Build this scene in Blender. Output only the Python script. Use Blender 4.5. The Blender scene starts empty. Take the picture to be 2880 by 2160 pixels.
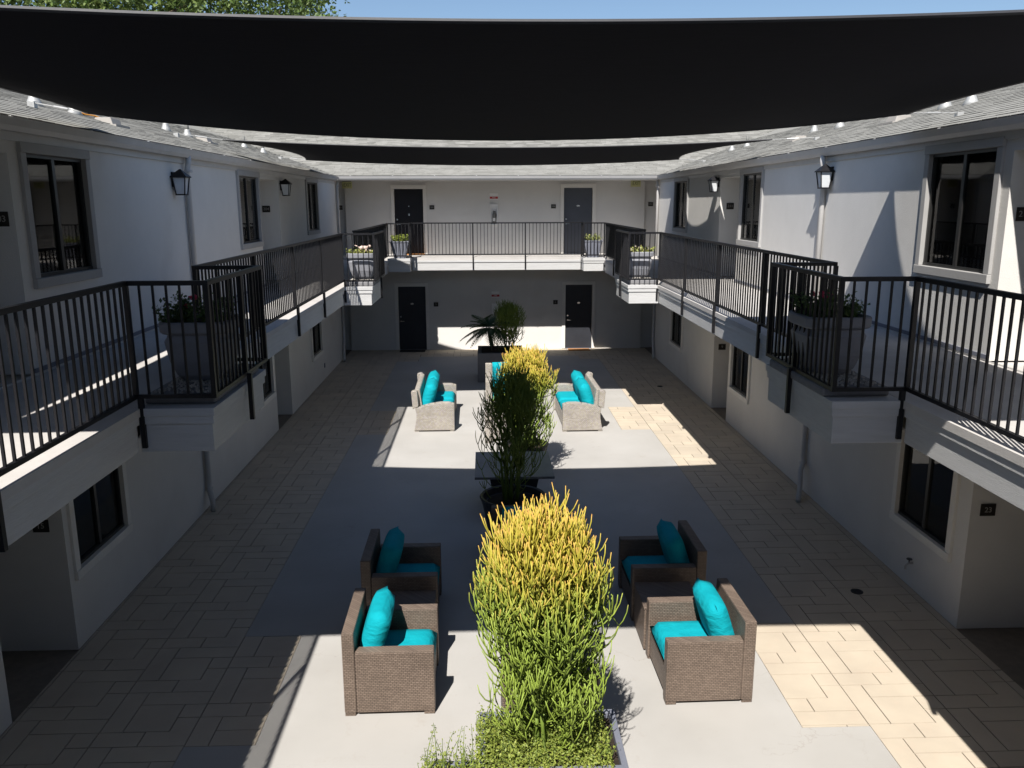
import bpy, math, random
from mathutils import Vector, Matrix
R = math.radians
C = bpy.context.scene.collection
sc = bpy.context.scene

# ---------------------------------------------------------------- camera, sky, sun, exposure
def make_camera():
    F, CX, CY = 2329.0, 1440.0, 1080.0
    px, py = (1363 - CX) / F, (573 - CY) / F
    yd = Vector((px, py, 1)).normalized()
    ro = -0.003
    xr = Vector((math.cos(ro), math.sin(ro), 0))
    xd = (xr - yd * xr.dot(yd)).normalized()
    zd = xd.cross(yd)
    # rows of world->cam (x right, y down, z forward); blender cam axes: right, up=-down, back=-forward
    right = Vector((xd[0], yd[0], zd[0]))
    down = Vector((xd[1], yd[1], zd[1]))
    fwd = Vector((xd[2], yd[2], zd[2]))
    m = Matrix((right, -down, -fwd)).transposed().to_4x4()
    m.translation = Vector((0, 0, 4.77))
    cd = bpy.data.cameras.new('camera')
    cd.sensor_width = 36.0
    cd.lens = F / 2880 * 36.0
    cd.clip_end = 2000
    cd.clip_start = 0.05
    o = bpy.data.objects.new('camera', cd)
    C.objects.link(o)
    o.matrix_world = m
    sc.camera = o
make_camera()

SUN_DIR = Vector((-0.24, -0.80, 1.0)).normalized()
w = bpy.data.worlds.new('World'); sc.world = w; w.use_nodes = True
nt = w.node_tree
bg = nt.nodes['Background']
sky = nt.nodes.new('ShaderNodeTexSky')
sky.sky_type = 'NISHITA'; sky.sun_disc = False
sky.sun_elevation = math.asin(SUN_DIR.z)
sky.sun_rotation = math.atan2(SUN_DIR.x, SUN_DIR.y)
sky.air_density = 1.0; sky.dust_density = 0.6; sky.ozone_density = 3.0
nt.links.new(sky.outputs[0], bg.inputs[0])
bg.inputs[1].default_value = 0.075
sd = bpy.data.lights.new('sun', 'SUN'); sd.energy = 4.8; sd.angle = R(0.53); sd.color = (1.0, 0.955, 0.89)
so = bpy.data.objects.new('sun', sd); C.objects.link(so)
so.rotation_euler = (-SUN_DIR).to_track_quat('-Z', 'Y').to_euler()
so.location = (-10, -30, 40)
sc.view_settings.view_transform = 'Standard'; sc.view_settings.look = 'None'
sc.view_settings.exposure = 0.72; sc.view_settings.gamma = 1.0; sc.view_settings.use_curve_mapping = False
sc.cycles.max_bounces = 8; sc.cycles.diffuse_bounces = 3; sc.cycles.transparent_max_bounces = 12
sc.cycles.caustics_reflective = False; sc.cycles.caustics_refractive = False

# ---------------------------------------------------------------- materials
class NT:
    def __init__(s, name):
        s.m = bpy.data.materials.new(name); s.m.use_nodes = True
        s.t = s.m.node_tree; s.b = s.t.nodes['Principled BSDF']; s.out = s.t.nodes['Material Output']
    def n(s, kind, **kw):
        nd = s.t.nodes.new('ShaderNode' + kind)
        for k, v in kw.items():
            if isinstance(k, str) and hasattr(nd, k) and not k.startswith('i_'): setattr(nd, k, v)
            elif k.startswith('i_'): nd.inputs[k[2:].replace('_', ' ')].default_value = v
        return nd
    def l(s, a, b): s.t.links.new(a, b)
    def coords(s, scale=(1, 1, 1), kind='Object'):
        tc = s.n('TexCoord'); mp = s.n('Mapping'); mp.inputs['Scale'].default_value = scale
        s.l(tc.outputs[kind], mp.inputs[0]); return mp.outputs[0]
    def world(s, scale=(1, 1, 1)):
        g = s.n('NewGeometry'); mp = s.n('Mapping'); mp.inputs['Scale'].default_value = scale
        s.l(g.outputs['Position'], mp.inputs[0]); return mp.outputs[0]
    def ramp(s, fac, stops):
        r = s.n('ValToRGB'); e = r.color_ramp.elements
        e[0].position, e[0].color = stops[0][0], (*stops[0][1], 1)
        e[1].position, e[1].color = stops[-1][0], (*stops[-1][1], 1)
        for p, c in stops[1:-1]:
            q = e.new(p); q.color = (*c, 1)
        s.l(fac, r.inputs[0]); return r.outputs[0]
    def mix(s, fac, a, b, mode='MIX'):
        m = s.n('MixRGB', blend_type=mode)
        for i, v in enumerate((fac, a, b)):
            if hasattr(v, 'links'): s.l(v, m.inputs[i])
            else: m.inputs[i].default_value = v if i == 0 else (*v, 1)
        return m.outputs[0]
    def bump(s, h, strength, dist=0.01):
        b = s.n('Bump'); b.inputs['Strength'].default_value = strength; b.inputs['Distance'].default_value = dist
        s.l(h, b.inputs['Height']); s.l(b.outputs[0], s.b.inputs['Normal'])

def noisy(name, col, var=0.12, scale=3.0, rough=0.8, bump=0.0, bscale=60, detail=6, spec=0.3, metal=0.0, stretch=(1, 1, 1), stain=None):
    k = NT(name); v = k.world(stretch)
    n = k.n('TexNoise'); n.inputs['Scale'].default_value = scale; n.inputs['Detail'].default_value = detail; n.inputs['Roughness'].default_value = 0.65
    k.l(v, n.inputs[0])
    lo = tuple(max(0, c * (1 - var)) for c in col); hi = tuple(c * (1 + var) for c in col)
    c = k.ramp(n.outputs['Fac'], [(0.3, lo), (0.7, hi)])
    if stain:
        n2 = k.n('TexNoise'); n2.inputs['Scale'].default_value = stain[1]; n2.inputs['Detail'].default_value = 9
        k.l(v, n2.inputs[0])
        f = k.ramp(n2.outputs['Fac'], [(stain[2], (0, 0, 0)), (stain[2] + 0.16, (1, 1, 1))])
        c = k.mix(f, c, stain[0])
    k.l(c, k.b.inputs['Base Color'])
    k.b.inputs['Roughness'].default_value = rough; k.b.inputs['Metallic'].default_value = metal
    k.b.inputs['Specular IOR Level'].default_value = spec
    if bump:
        n3 = k.n('TexNoise'); n3.inputs['Scale'].default_value = bscale; n3.inputs['Detail'].default_value = 4
        k.l(v, n3.inputs[0]); k.bump(n3.outputs['Fac'], bump, 0.006)
    return k.m

M = {}
M['stucco'] = noisy('stucco', (0.66, 0.645, 0.62), 0.05, 0.9, 0.9, 0.5, 90, spec=0.15, stain=((0.58, 0.56, 0.53), 0.6, 0.6))
M['trim_grey'] = noisy('grey_window_trim', (0.36, 0.355, 0.35), 0.05, 4, 0.6, 0.1, 60)
M['trim_white'] = noisy('cream_door_trim', (0.74, 0.72, 0.68), 0.04, 4, 0.6, 0.1, 60)
M['trim'] = noisy('painted_trim', (0.52, 0.50, 0.47), 0.05, 4, 0.6, 0.1, 60)
M['fascia'] = noisy('painted_wood', (0.50, 0.50, 0.50), 0.07, 2.5, 0.6, 0.5, 14, stretch=(1.2, 1.2, 14))
M['gutter'] = noisy('gutter_paint', (0.50, 0.49, 0.48), 0.06, 3, 0.45, spec=0.4)
M['deck'] = noisy('walkway_coating', (0.50, 0.48, 0.46), 0.10, 1.6, 0.85, 0.3, 120, stain=((0.36, 0.34, 0.33), 0.8, 0.58))
M['black_metal'] = noisy('black_rail_paint', (0.010, 0.010, 0.012), 0.2, 6, 0.45, spec=0.3)
M['dark_frame'] = noisy('bronze_window_frame', (0.018, 0.018, 0.018), 0.2, 6, 0.4, spec=0.5)
M['door_dark'] = noisy('dark_slate_door_paint', (0.035, 0.037, 0.045), 0.1, 3, 0.45)
M['door_black'] = noisy('black_door_paint', (0.008, 0.008, 0.012), 0.15, 3, 0.5)
M['door_grey'] = noisy('slate_grey_door_paint', (0.075, 0.082, 0.10), 0.08, 3, 0.45)
M['white'] = noisy('white_paint', (0.78, 0.77, 0.75), 0.04, 5, 0.5)
M['chrome'] = noisy('brushed_steel', (0.6, 0.6, 0.6), 0.05, 8, 0.25, metal=1.0)
M['galv'] = noisy('galvanised_flashing', (0.42, 0.42, 0.41), 0.15, 10, 0.5, metal=0.3)
M['pipe_dark'] = noisy('dark_vent_pipe', (0.16, 0.16, 0.15), 0.1, 6, 0.6)
M['red'] = noisy('red_paint', (0.42, 0.03, 0.03), 0.1, 6, 0.4)
M['exit_face'] = noisy('exit_sign_face', (0.62, 0.60, 0.30), 0.05, 6, 0.5)
M['exit_text'] = noisy('exit_sign_letters', (0.10, 0.12, 0.04), 0.05, 6, 0.5)
M['pale_text'] = noisy('pale_lettering', (0.33, 0.32, 0.30), 0.05, 6, 0.5)
M['plate'] = noisy('dark_brown_plate', (0.022, 0.018, 0.015), 0.15, 6, 0.5)
M['mat'] = noisy('coir_mat', (0.42, 0.19, 0.06), 0.2, 40, 0.95, 0.5, 200)
M['mat_dark'] = noisy('dark_mat', (0.03, 0.03, 0.03), 0.2, 40, 0.95, 0.5, 200)
M['pot'] = noisy('grey_pot_glaze', (0.22, 0.225, 0.25), 0.1, 5, 0.7, 0.1, 40)
M['pot_black'] = noisy('charcoal_planter', (0.030, 0.031, 0.036), 0.15, 5, 0.5, 0.1, 40)
M['pot_slate'] = noisy('slate_blue_planter', (0.17, 0.18, 0.22), 0.1, 5, 0.5, 0.1, 40)
M['pot_concrete'] = noisy('grey_fibre_planter', (0.14, 0.14, 0.15), 0.12, 4, 0.75, 0.2, 60)
M['tray'] = noisy('stone_tray', (0.20, 0.20, 0.21), 0.15, 8, 0.85, 0.3, 60)
M['soil'] = noisy('dark_soil', (0.03, 0.022, 0.016), 0.4, 30, 1.0, 0.8, 80)
M['gravel'] = noisy('pale_gravel', (0.36, 0.34, 0.31), 0.5, 60, 0.95, 0.5, 120)
M['stone_top'] = noisy('grey_stone_tabletop', (0.20, 0.20, 0.205), 0.15, 6, 0.45, 0.05, 60)
M['ground'] = noisy('surrounding_ground', (0.22, 0.21, 0.20), 0.2, 0.5, 0.95)
M['bark'] = noisy('bark', (0.12, 0.09, 0.07), 0.3, 12, 0.95, 0.8, 40)
M['bark_green'] = noisy('green_stem', (0.12, 0.17, 0.04), 0.2, 12, 0.7)
M['orange'] = noisy('orange_strap', (0.75, 0.32, 0.06), 0.15, 10, 0.7)
M['strap'] = noisy('pale_flashing_sheet', (0.33, 0.31, 0.285), 0.1, 5, 0.7)
M['figurine'] = noisy('figurine_glaze', (0.65, 0.50, 0.44), 0.3, 25, 0.5)
M['pink'] = noisy('pink_petals', (0.55, 0.06, 0.12), 0.25, 40, 0.7)
M['cream_flower'] = noisy('cream_petals', (0.75, 0.66, 0.55), 0.2, 40, 0.7)
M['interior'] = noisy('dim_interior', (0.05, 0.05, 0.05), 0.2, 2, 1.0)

def leafy(name, a, b, c, scale=30, rough=0.55):
    k = NT(name); v = k.world()
    n = k.n('TexNoise'); n.inputs['Scale'].default_value = scale; n.inputs['Detail'].default_value = 3
    k.l(v, n.inputs[0])
    k.l(k.ramp(n.outputs['Fac'], [(0.3, a), (0.5, b), (0.72, c)]), k.b.inputs['Base Color'])
    k.b.inputs['Roughness'].default_value = rough
    tr = k.n('BsdfTranslucent'); k.l(k.ramp(n.outputs['Fac'], [(0.3, b), (0.7, c)]), tr.inputs[0])
    mx = k.n('MixShader'); mx.inputs[0].default_value = 0.25
    k.l(k.b.outputs[0], mx.inputs[1]); k.l(tr.outputs[0], mx.inputs[2]); k.l(mx.outputs[0], k.out.inputs[0])
    return k.m
M['tree_leaf'] = leafy('tree_leaves', (0.05, 0.09, 0.02), (0.10, 0.16, 0.035), (0.20, 0.25, 0.06), 2.0)
M['jade'] = leafy('jade_leaves', (0.12, 0.17, 0.03), (0.24, 0.30, 0.05), (0.42, 0.44, 0.10), 40)
M['palm_leaf'] = leafy('palm_leaflets', (0.02, 0.045, 0.015), (0.035, 0.075, 0.02), (0.06, 0.11, 0.03), 10)
M['pot_leaf'] = leafy('pot_plant_leaves', (0.03, 0.06, 0.02), (0.06, 0.11, 0.03), (0.12, 0.17, 0.05), 40)
M['succulent'] = leafy('succulent_leaves', (0.16, 0.20, 0.06), (0.32, 0.36, 0.10), (0.55, 0.45, 0.20), 30)
M['dry_leaf'] = leafy('reddish_leaves', (0.05, 0.03, 0.02), (0.09, 0.05, 0.03), (0.12, 0.10, 0.04), 30)

def stick_mat():
    k = NT('pencil_stems')
    a = k.n('VertexColor'); a.layer_name = 'tint'
    n = k.n('TexNoise'); n.inputs['Scale'].default_value = 25; k.l(k.world(), n.inputs[0])
    c = k.mix(0.25, a.outputs[0], n.outputs['Fac'], 'OVERLAY')
    k.l(c, k.b.inputs['Base Color']); k.b.inputs['Roughness'].default_value = 0.5
    k.b.inputs['Specular IOR Level'].default_value = 0.35
    return k.m
M['sticks'] = stick_mat()

def concrete():
    k = NT('brushed_concrete'); v = k.world()
    n = k.n('TexNoise'); n.inputs['Scale'].default_value = 0.9; n.inputs['Detail'].default_value = 8; k.l(v, n.inputs[0])
    c = k.ramp(n.outputs['Fac'], [(0.3, (0.370, 0.358, 0.340)), (0.7, (0.425, 0.413, 0.396))])
    n2 = k.n('TexNoise'); n2.inputs['Scale'].default_value = 3.5; n2.inputs['Detail'].default_value = 10; n2.inputs['Roughness'].default_value = 0.75; k.l(v, n2.inputs[0])
    f = k.ramp(n2.outputs['Fac'], [(0.58, (0, 0, 0)), (0.78, (1, 1, 1))])
    c = k.mix(f, c, (0.355, 0.325, 0.295))
    # hairline cracks
    vo = k.n('TexVoronoi', feature='DISTANCE_TO_EDGE'); vo.inputs['Scale'].default_value = 0.55
    nd = k.n('TexNoise'); nd.inputs['Scale'].default_value = 2.2; nd.inputs['Detail'].default_value = 5; k.l(v, nd.inputs[0])
    ad = k.n('VectorMath', operation='ADD'); k.l(v, ad.inputs[0]); k.l(nd.outputs['Color'], ad.inputs[1]); k.l(ad.outputs[0], vo.inputs[0])
    cr = k.ramp(vo.outputs['Distance'], [(0.0, (1, 1, 1)), (0.004, (0, 0, 0))])
    n4 = k.n('TexNoise'); n4.inputs['Scale'].default_value = 0.7; k.l(v, n4.inputs[0])
    gate = k.ramp(n4.outputs['Fac'], [(0.5, (0, 0, 0)), (0.62, (0.55, 0.55, 0.55))])
    fac = k.mix(1.0, cr, gate, 'MULTIPLY')
    c = k.mix(fac, c, (0.30, 0.27, 0.24))
    k.l(c, k.b.inputs['Base Color']); k.b.inputs['Roughness'].default_value = 0.8; k.b.inputs['Specular IOR Level'].default_value = 0.25
    n3 = k.n('TexNoise'); n3.inputs['Scale'].default_value = 150; k.l(v, n3.inputs[0]); k.bump(n3.outputs['Fac'], 0.15, 0.004)
    return k.m
M['concrete'] = concrete()

def tile_mat():
    k = NT('cream_paving_tile'); v = k.world()
    oi = k.n('NewGeometry')
    n = k.n('TexNoise'); n.inputs['Scale'].default_value = 2.2; n.inputs['Detail'].default_value = 7; k.l(v, n.inputs[0])
    c = k.ramp(n.outputs['Fac'], [(0.3, (0.46, 0.40, 0.325)), (0.7, (0.53, 0.465, 0.375))])
    n2 = k.n('TexNoise'); n2.inputs['Scale'].default_value = 5; n2.inputs['Detail'].default_value = 8; k.l(v, n2.inputs[0])
    c = k.mix(k.ramp(n2.outputs['Fac'], [(0.55, (0, 0, 0)), (0.8, (0.5, 0.5, 0.5))]), c, (0.52, 0.42, 0.335))
    r = k.ramp(oi.outputs['Random Per Island'], [(0, (0.93, 0.93, 0.93)), (1, (1.05, 1.04, 1.02))])
    c = k.mix(1.0, c, r, 'MULTIPLY')
    k.l(c, k.b.inputs['Base Color']); k.b.inputs['Roughness'].default_value = 0.75; k.b.inputs['Specular IOR Level'].default_value = 0.25
    n3 = k.n('TexNoise'); n3.inputs['Scale'].default_value = 90; k.l(v, n3.inputs[0]); k.bump(n3.outputs['Fac'], 0.2, 0.004)
    return k.m
M['tile'] = tile_mat()
M['grout'] = noisy('tile_joint', (0.20, 0.17, 0.14), 0.15, 8, 0.95)

def shingle_mat():
    k = NT('grey_asphalt_shingle'); v = k.world()
    oi = k.n('NewGeometry')
    vo = k.n('TexNoise'); vo.inputs['Scale'].default_value = 3.3; vo.inputs['Detail'].default_value = 2; k.l(v, vo.inputs[0])
    c = k.ramp(vo.outputs['Fac'], [(0.35, (0.215, 0.212, 0.195)), (0.65, (0.26, 0.256, 0.238))])
    n2 = k.n('TexNoise'); n2.inputs['Scale'].default_value = 160; k.l(v, n2.inputs[0])
    c = k.mix(0.25, c, n2.outputs['Fac'], 'OVERLAY')
    c = k.mix(1.0, c, k.ramp(oi.outputs['Random Per Island'], [(0, (0.74, 0.74, 0.73)), (0.5, (0.98, 0.98, 0.98)), (1, (1.18, 1.18, 1.17))]), 'MULTIPLY')
    k.l(c, k.b.inputs['Base Color']); k.b.inputs['Roughness'].default_value = 0.95; k.b.inputs['Specular IOR Level'].default_value = 0.1
    k.bump(n2.outputs['Fac'], 0.4, 0.004)
    return k.m
M['shingle'] = shingle_mat()
M['shingle_edge_shadow'] = noisy('dark_shingle_edge_and_shadow', (0.11, 0.108, 0.10), 0.2, 20, 1.0)  # dark asphalt butt face, also painting in the shadow line of each course

def wicker(name, dark, mid, light, accents=None, sx=28.0, sz=55.0):
    k = NT(name)
    tc = k.n('TexCoord'); sp = k.n('SeparateXYZ'); k.l(tc.outputs['Object'], sp.inputs[0])
    ad = k.n('Math', operation='ADD'); k.l(sp.outputs['X'], ad.inputs[0]); k.l(sp.outputs['Y'], ad.inputs[1])
    cb = k.n('CombineXYZ'); k.l(ad.outputs[0], cb.inputs['X']); k.l(sp.outputs['Z'], cb.inputs['Y'])
    br = k.n('TexBrick'); k.l(cb.outputs[0], br.inputs['Vector'])
    br.inputs['Scale'].default_value = 1.0; br.inputs['Brick Width'].default_value = 1.0 / sx; br.inputs['Row Height'].default_value = 1.0 / sz
    br.inputs['Mortar Size'].default_value = 0.0022; br.inputs['Mortar Smooth'].default_value = 0.6
    br.inputs['Color1'].default_value = (*mid, 1); br.inputs['Color2'].default_value = (*light, 1); br.inputs['Mortar'].default_value = (*dark, 1)
    br.inputs['Bias'].default_value = 0.0
    c = br.outputs['Color']
    if accents:
        wv = k.n('TexNoise'); wv.inputs['Scale'].default_value = 1.0
        mp = k.n('Mapping'); mp.inputs['Scale'].default_value = (38, 14, 1); k.l(cb.outputs[0], mp.inputs[0]); k.l(mp.outputs[0], wv.inputs[0])
        cc = k.ramp(wv.outputs['Fac'], [(0.36, accents[0]), (0.46, (0.5, 0.5, 0.5)), (0.54, (0.5, 0.5, 0.5)), (0.64, accents[1])])
        c = k.mix(0.35, c, cc, 'OVERLAY')
    n2 = k.n('TexNoise'); n2.inputs['Scale'].default_value = 3; n2.inputs['Detail'].default_value = 5; k.l(tc.outputs['Object'], n2.inputs[0])
    c = k.mix(1.0, c, k.ramp(n2.outputs['Fac'], [(0.3, (0.85, 0.85, 0.85)), (0.7, (1.08, 1.08, 1.08))]), 'MULTIPLY')
    k.l(c, k.b.inputs['Base Color']); k.b.inputs['Roughness'].default_value = 0.5; k.b.inputs['Specular IOR Level'].default_value = 0.4
    inv = k.n('Math', operation='SUBTRACT'); inv.inputs[0].default_value = 1.0; k.l(br.outputs['Fac'], inv.inputs[1])
    k.bump(inv.outputs[0], 0.8, 0.006)
    return k.m
M['wicker_brown'] = wicker('brown_resin_wicker', (0.055, 0.042, 0.034), (0.150, 0.112, 0.088), (0.205, 0.155, 0.122))
M['wicker_grey'] = wicker('grey_resin_wicker', (0.16, 0.14, 0.12), (0.34, 0.31, 0.27), (0.44, 0.41, 0.37), ((0.58, 0.56, 0.40), (0.50, 0.45, 0.62)), 24, 42)

def cushion_mat():
    k = NT('turquoise_canvas'); v = k.world()
    n = k.n('TexNoise'); n.inputs['Scale'].default_value = 6; n.inputs['Detail'].default_value = 4; k.l(v, n.inputs[0])
    k.l(k.ramp(n.outputs['Fac'], [(0.3, (0.002, 0.285, 0.350)), (0.7, (0.004, 0.335, 0.400))]), k.b.inputs['Base Color'])
    k.b.inputs['Roughness'].default_value = 0.85; k.b.inputs['Specular IOR Level'].default_value = 0.15
    n2 = k.n('TexNoise'); n2.inputs['Scale'].default_value = 9; n2.inputs['Detail'].default_value = 3
    mp = k.n('Mapping'); mp.inputs['Scale'].default_value = (1, 1, 2.6); k.l(v, mp.inputs[0]); k.l(mp.outputs[0], n2.inputs[0])
    k.bump(n2.outputs['Fac'], 0.5, 0.03)
    return k.m
M['cushion'] = cushion_mat()

def sail_mat():
    k = NT('black_shade_cloth'); v = k.world((1.0, 14.0, 1.0))
    n = k.n('TexNoise'); n.inputs['Scale'].default_value = 6; n.inputs['Detail'].default_value = 6; k.l(v, n.inputs[0])
    k.l(k.ramp(n.outputs['Fac'], [(0.3, (0.006, 0.006, 0.010)), (0.7, (0.011, 0.011, 0.017))]), k.b.inputs['Base Color'])
    k.b.inputs['Roughness'].default_value = 0.9; k.b.inputs['Specular IOR Level'].default_value = 0.1
    tr = k.n('BsdfTransparent'); tr.inputs[0].default_value = (1, 1, 1, 1)
    mx = k.n('MixShader'); mx.inputs[0].default_value = 0.0004
    k.l(k.b.outputs[0], mx.inputs[1]); k.l(tr.outputs[0], mx.inputs[2]); k.l(mx.outputs[0], k.out.inputs[0])
    return k.m
M['sail'] = sail_mat()

def glass_mat(name, tint):
    k = NT(name)
    tr = k.n('BsdfTransparent'); tr.inputs[0].default_value = (*tint, 1)
    gl = k.n('BsdfGlossy'); gl.inputs['Roughness'].default_value = 0.02
    fr = k.n('LayerWeight'); fr.inputs[0].default_value = 0.32
    mx = k.n('MixShader'); k.l(fr.outputs['Fresnel'], mx.inputs[0]); k.l(tr.outputs[0], mx.inputs[1]); k.l(gl.outputs[0], mx.inputs[2])
    k.l(mx.outputs[0], k.out.inputs[0])
    return k.m
M['glass'] = glass_mat('window_glass', (0.80, 0.88, 0.84))
M['lamp_glass'] = noisy('frosted_lamp_glass', (0.62, 0.64, 0.66), 0.05, 8, 0.35)
M['screen'] = noisy('dark_insect_screen', (0.02, 0.022, 0.022), 0.2, 5, 0.6, 0.3, 300)
M['curtain'] = noisy('grey_curtain', (0.42, 0.42, 0.40), 0.15, 4, 0.9, 0.4, 20, stretch=(6, 6, 0.4))
def blind_mat():
    k = NT('pale_slat_blind'); v = k.world((1, 1, 1))
    k.b.inputs['Base Color'].default_value = (0.50, 0.53, 0.50, 1); k.b.inputs['Roughness'].default_value = 0.7
    return k.m
M['blind'] = blind_mat()

# ---------------------------------------------------------------- mesh helpers
class MB:
    def __init__(s): s.v = []; s.f = []; s.c = []
    def quad(s, a, b, c, d):
        i = len(s.v); s.v += [a, b, c, d]; s.f.append((i, i + 1, i + 2, i + 3))
    def box(s, x0, x1, y0, y1, z0, z1):
        i = len(s.v)
        s.v += [(x0, y0, z0), (x1, y0, z0), (x1, y1, z0), (x0, y1, z0), (x0, y0, z1), (x1, y0, z1), (x1, y1, z1), (x0, y1, z1)]
        s.f += [(i, i + 3, i + 2, i + 1), (i + 4, i + 5, i + 6, i + 7), (i, i + 1, i + 5, i + 4), (i + 1, i + 2, i + 6, i + 5), (i + 2, i + 3, i + 7, i + 6), (i + 3, i, i + 4, i + 7)]
        return s
    def hexa(s, p):   # eight points in box order
        i = len(s.v); s.v += [tuple(q) for q in p]
        s.f += [(i, i + 3, i + 2, i + 1), (i + 4, i + 5, i + 6, i + 7), (i, i + 1, i + 5, i + 4), (i + 1, i + 2, i + 6, i + 5), (i + 2, i + 3, i + 7, i + 6), (i + 3, i, i + 4, i + 7)]
        return s
    def taper(s, cx, cy, z0, z1, bx, by, tx, ty):
        return s.hexa([(cx - bx, cy - by, z0), (cx + bx, cy - by, z0), (cx + bx, cy + by, z0), (cx - bx, cy + by, z0), (cx - tx, cy - ty, z1), (cx + tx, cy - ty, z1), (cx + tx, cy + ty, z1), (cx - tx, cy + ty, z1)])
    def bar(s, a, b, wd, ht):
        a, b = Vector(a), Vector(b); d = (b - a).normalized()
        up = Vector((0, 0, 1)) if abs(d.z) < 0.9 else Vector((1, 0, 0))
        sd = d.cross(up).normalized() * wd / 2; u = sd.cross(d).normalized() * ht / 2
        return s.hexa([a - sd - u, a + sd - u, b + sd - u, b - sd - u, a - sd + u, a + sd + u, b + sd + u, b - sd + u])
    def tube(s, pts, rad, n=6, cols=None, cap=True):
        pts = [Vector(p) for p in pts]; base = len(s.v); ref = None
        for j, p in enumerate(pts):
            d = (pts[min(j + 1, len(pts) - 1)] - pts[max(j - 1, 0)])
            d = d.normalized() if d.length > 1e-9 else Vector((0, 0, 1))
            if ref is None:
                ref = d.orthogonal().normalized()
            else:
                ref = (ref - d * ref.dot(d)); ref = ref.normalized() if ref.length > 1e-6 else d.orthogonal().normalized()
            bi = d.cross(ref); r = rad[j] if hasattr(rad, '__len__') else rad
            for k in range(n):
                a = 2 * math.pi * k / n
                s.v.append(tuple(p + ref * (math.cos(a) * r) + bi * (math.sin(a) * r)))
                if cols: s.c.append(cols[j])
        for j in range(len(pts) - 1):
            for k in range(n):
                a = base + j * n + k; b = base + j * n + (k + 1) % n
                s.f.append((a, b, b + n, a + n))
        if cap:
            s.f.append(tuple(base + k for k in reversed(range(n)))); e = base + (len(pts) - 1) * n
            s.f.append(tuple(e + k for k in range(n)))
        return s
    def lathe(s, cx, cy, prof, n=24, sq=2.0, sy=1.0):
        base = len(s.v)
        for r, z in prof:
            for k in range(n):
                a = 2 * math.pi * k / n; ca, sa = math.cos(a), math.sin(a)
                q = (abs(ca) ** sq + abs(sa) ** sq) ** (-1 / sq)
                s.v.append((cx + ca * q * r, cy + sa * q * r * sy, z))
        m = len(prof)
        for j in range(m - 1):
            for k in range(n):
                a = base + j * n + k; b = base + j * n + (k + 1) % n
                s.f.append((a, b, b + n, a + n))
        s.f.append(tuple(base + k for k in reversed(range(n)))); e = base + (m - 1) * n
        s.f.append(tuple(e + k for k in range(n)))
        return s
    def prism(s, poly, axis, a0, a1):   # poly of 2-D points extruded along axis
        n = len(poly); i = len(s.v)
        def put(p, a):
            return (a, p[0], p[1]) if axis == 'x' else (p[0], a, p[1]) if axis == 'y' else (p[0], p[1], a)
        s.v += [put(p, a0) for p in poly] + [put(p, a1) for p in poly]
        s.f.append(tuple(i + k for k in reversed(range(n)))); s.f.append(tuple(i + n + k for k in range(n)))
        for k in range(n):
            q = (k + 1) % n; s.f.append((i + k, i + q, i + n + q, i + n + k))
        return s
    def mesh(s, name, fix=True):
        me = bpy.data.meshes.new(name); me.from_pydata([tuple(p) for p in s.v], [], s.f)
        if fix and len(s.f) < 60000:
            import bmesh
            bm = bmesh.new(); bm.from_mesh(me); bmesh.ops.recalc_face_normals(bm, faces=bm.faces); bm.to_mesh(me); bm.free()
        if s.c:
            at = me.color_attributes.new('tint', 'FLOAT_COLOR', 'POINT')
            buf = []
            for c in s.c: buf += [c[0], c[1], c[2], 1.0]
            at.data.foreach_set('color', buf)
        me.update(); return me

def link(name, me, mat, parent=None, smooth=False, bevel=0.0, sub=0):
    o = bpy.data.objects.new(name, me); C.objects.link(o)
    if mat and not me.materials: me.materials.append(mat)
    if parent:
        o.parent = parent
        if parent.get('world_root'): o.matrix_parent_inverse = Matrix.Translation(-parent.location)
    if smooth:
        for p in me.polygons: p.use_smooth = True
    if bevel:
        b = o.modifiers.new('bevel', 'BEVEL'); b.width = bevel; b.segments = 2; b.limit_method = 'ANGLE'
    if sub:
        b = o.modifiers.new('sub', 'SUBSURF'); b.levels = sub; b.render_levels = sub
    return o
def obj(name, mb, mat, parent=None, **kw): return link(name, mb.mesh(name), mat, parent, **kw)
def tag(o, label=None, cat=None, group=None, kind=None):
    if label: o['label'] = label
    if cat: o['category'] = cat
    if group: o['group'] = group
    if kind: o['kind'] = kind
    return o
def thing(name, label, cat, loc=(0, 0, 0), rot=0.0, group=None, world=False):
    o = bpy.data.objects.new(name, None); C.objects.link(o); o.empty_display_size = 0.2
    o.location = loc; o.rotation_euler = (0, 0, rot)
    if world: o['world_root'] = 1
    return tag(o, label, cat, group)
def copy_tree(o, parent=None):
    c = o.copy(); C.objects.link(c)
    if parent: c.parent = parent
    for ch in list(o.children): copy_tree(ch, c)
    return c
def text(name, body, size, mat, parent, m, ext=0.002):
    cu = bpy.data.curves.new(name, 'FONT'); cu.body = body; cu.size = size; cu.align_x = 'CENTER'; cu.align_y = 'CENTER'; cu.extrude = ext; cu.resolution_u = 3
    o = bpy.data.objects.new('font_tmp', cu); C.objects.link(o)
    bpy.context.view_layer.update()
    me = bpy.data.meshes.new_from_object(o.evaluated_get(bpy.context.evaluated_depsgraph_get()))
    bpy.data.objects.remove(o); bpy.data.curves.remove(cu); me.name = name; me.materials.clear()
    q = link(name, me, mat, parent); q.matrix_basis = m
    return q
def facing_cam(p): return Matrix.Translation(p) @ Matrix.Rotation(R(90), 4, 'X')

XL, XR, YF = -4.5, 5.35, 27.4
RL, RRr = -2.93, 3.62           # rail lines
ZW = 3.10                       # side walkway level
YE = 25.95                      # end of the side wings
EY = 25.60                      # far eave line, roof covers the far walkway

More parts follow.
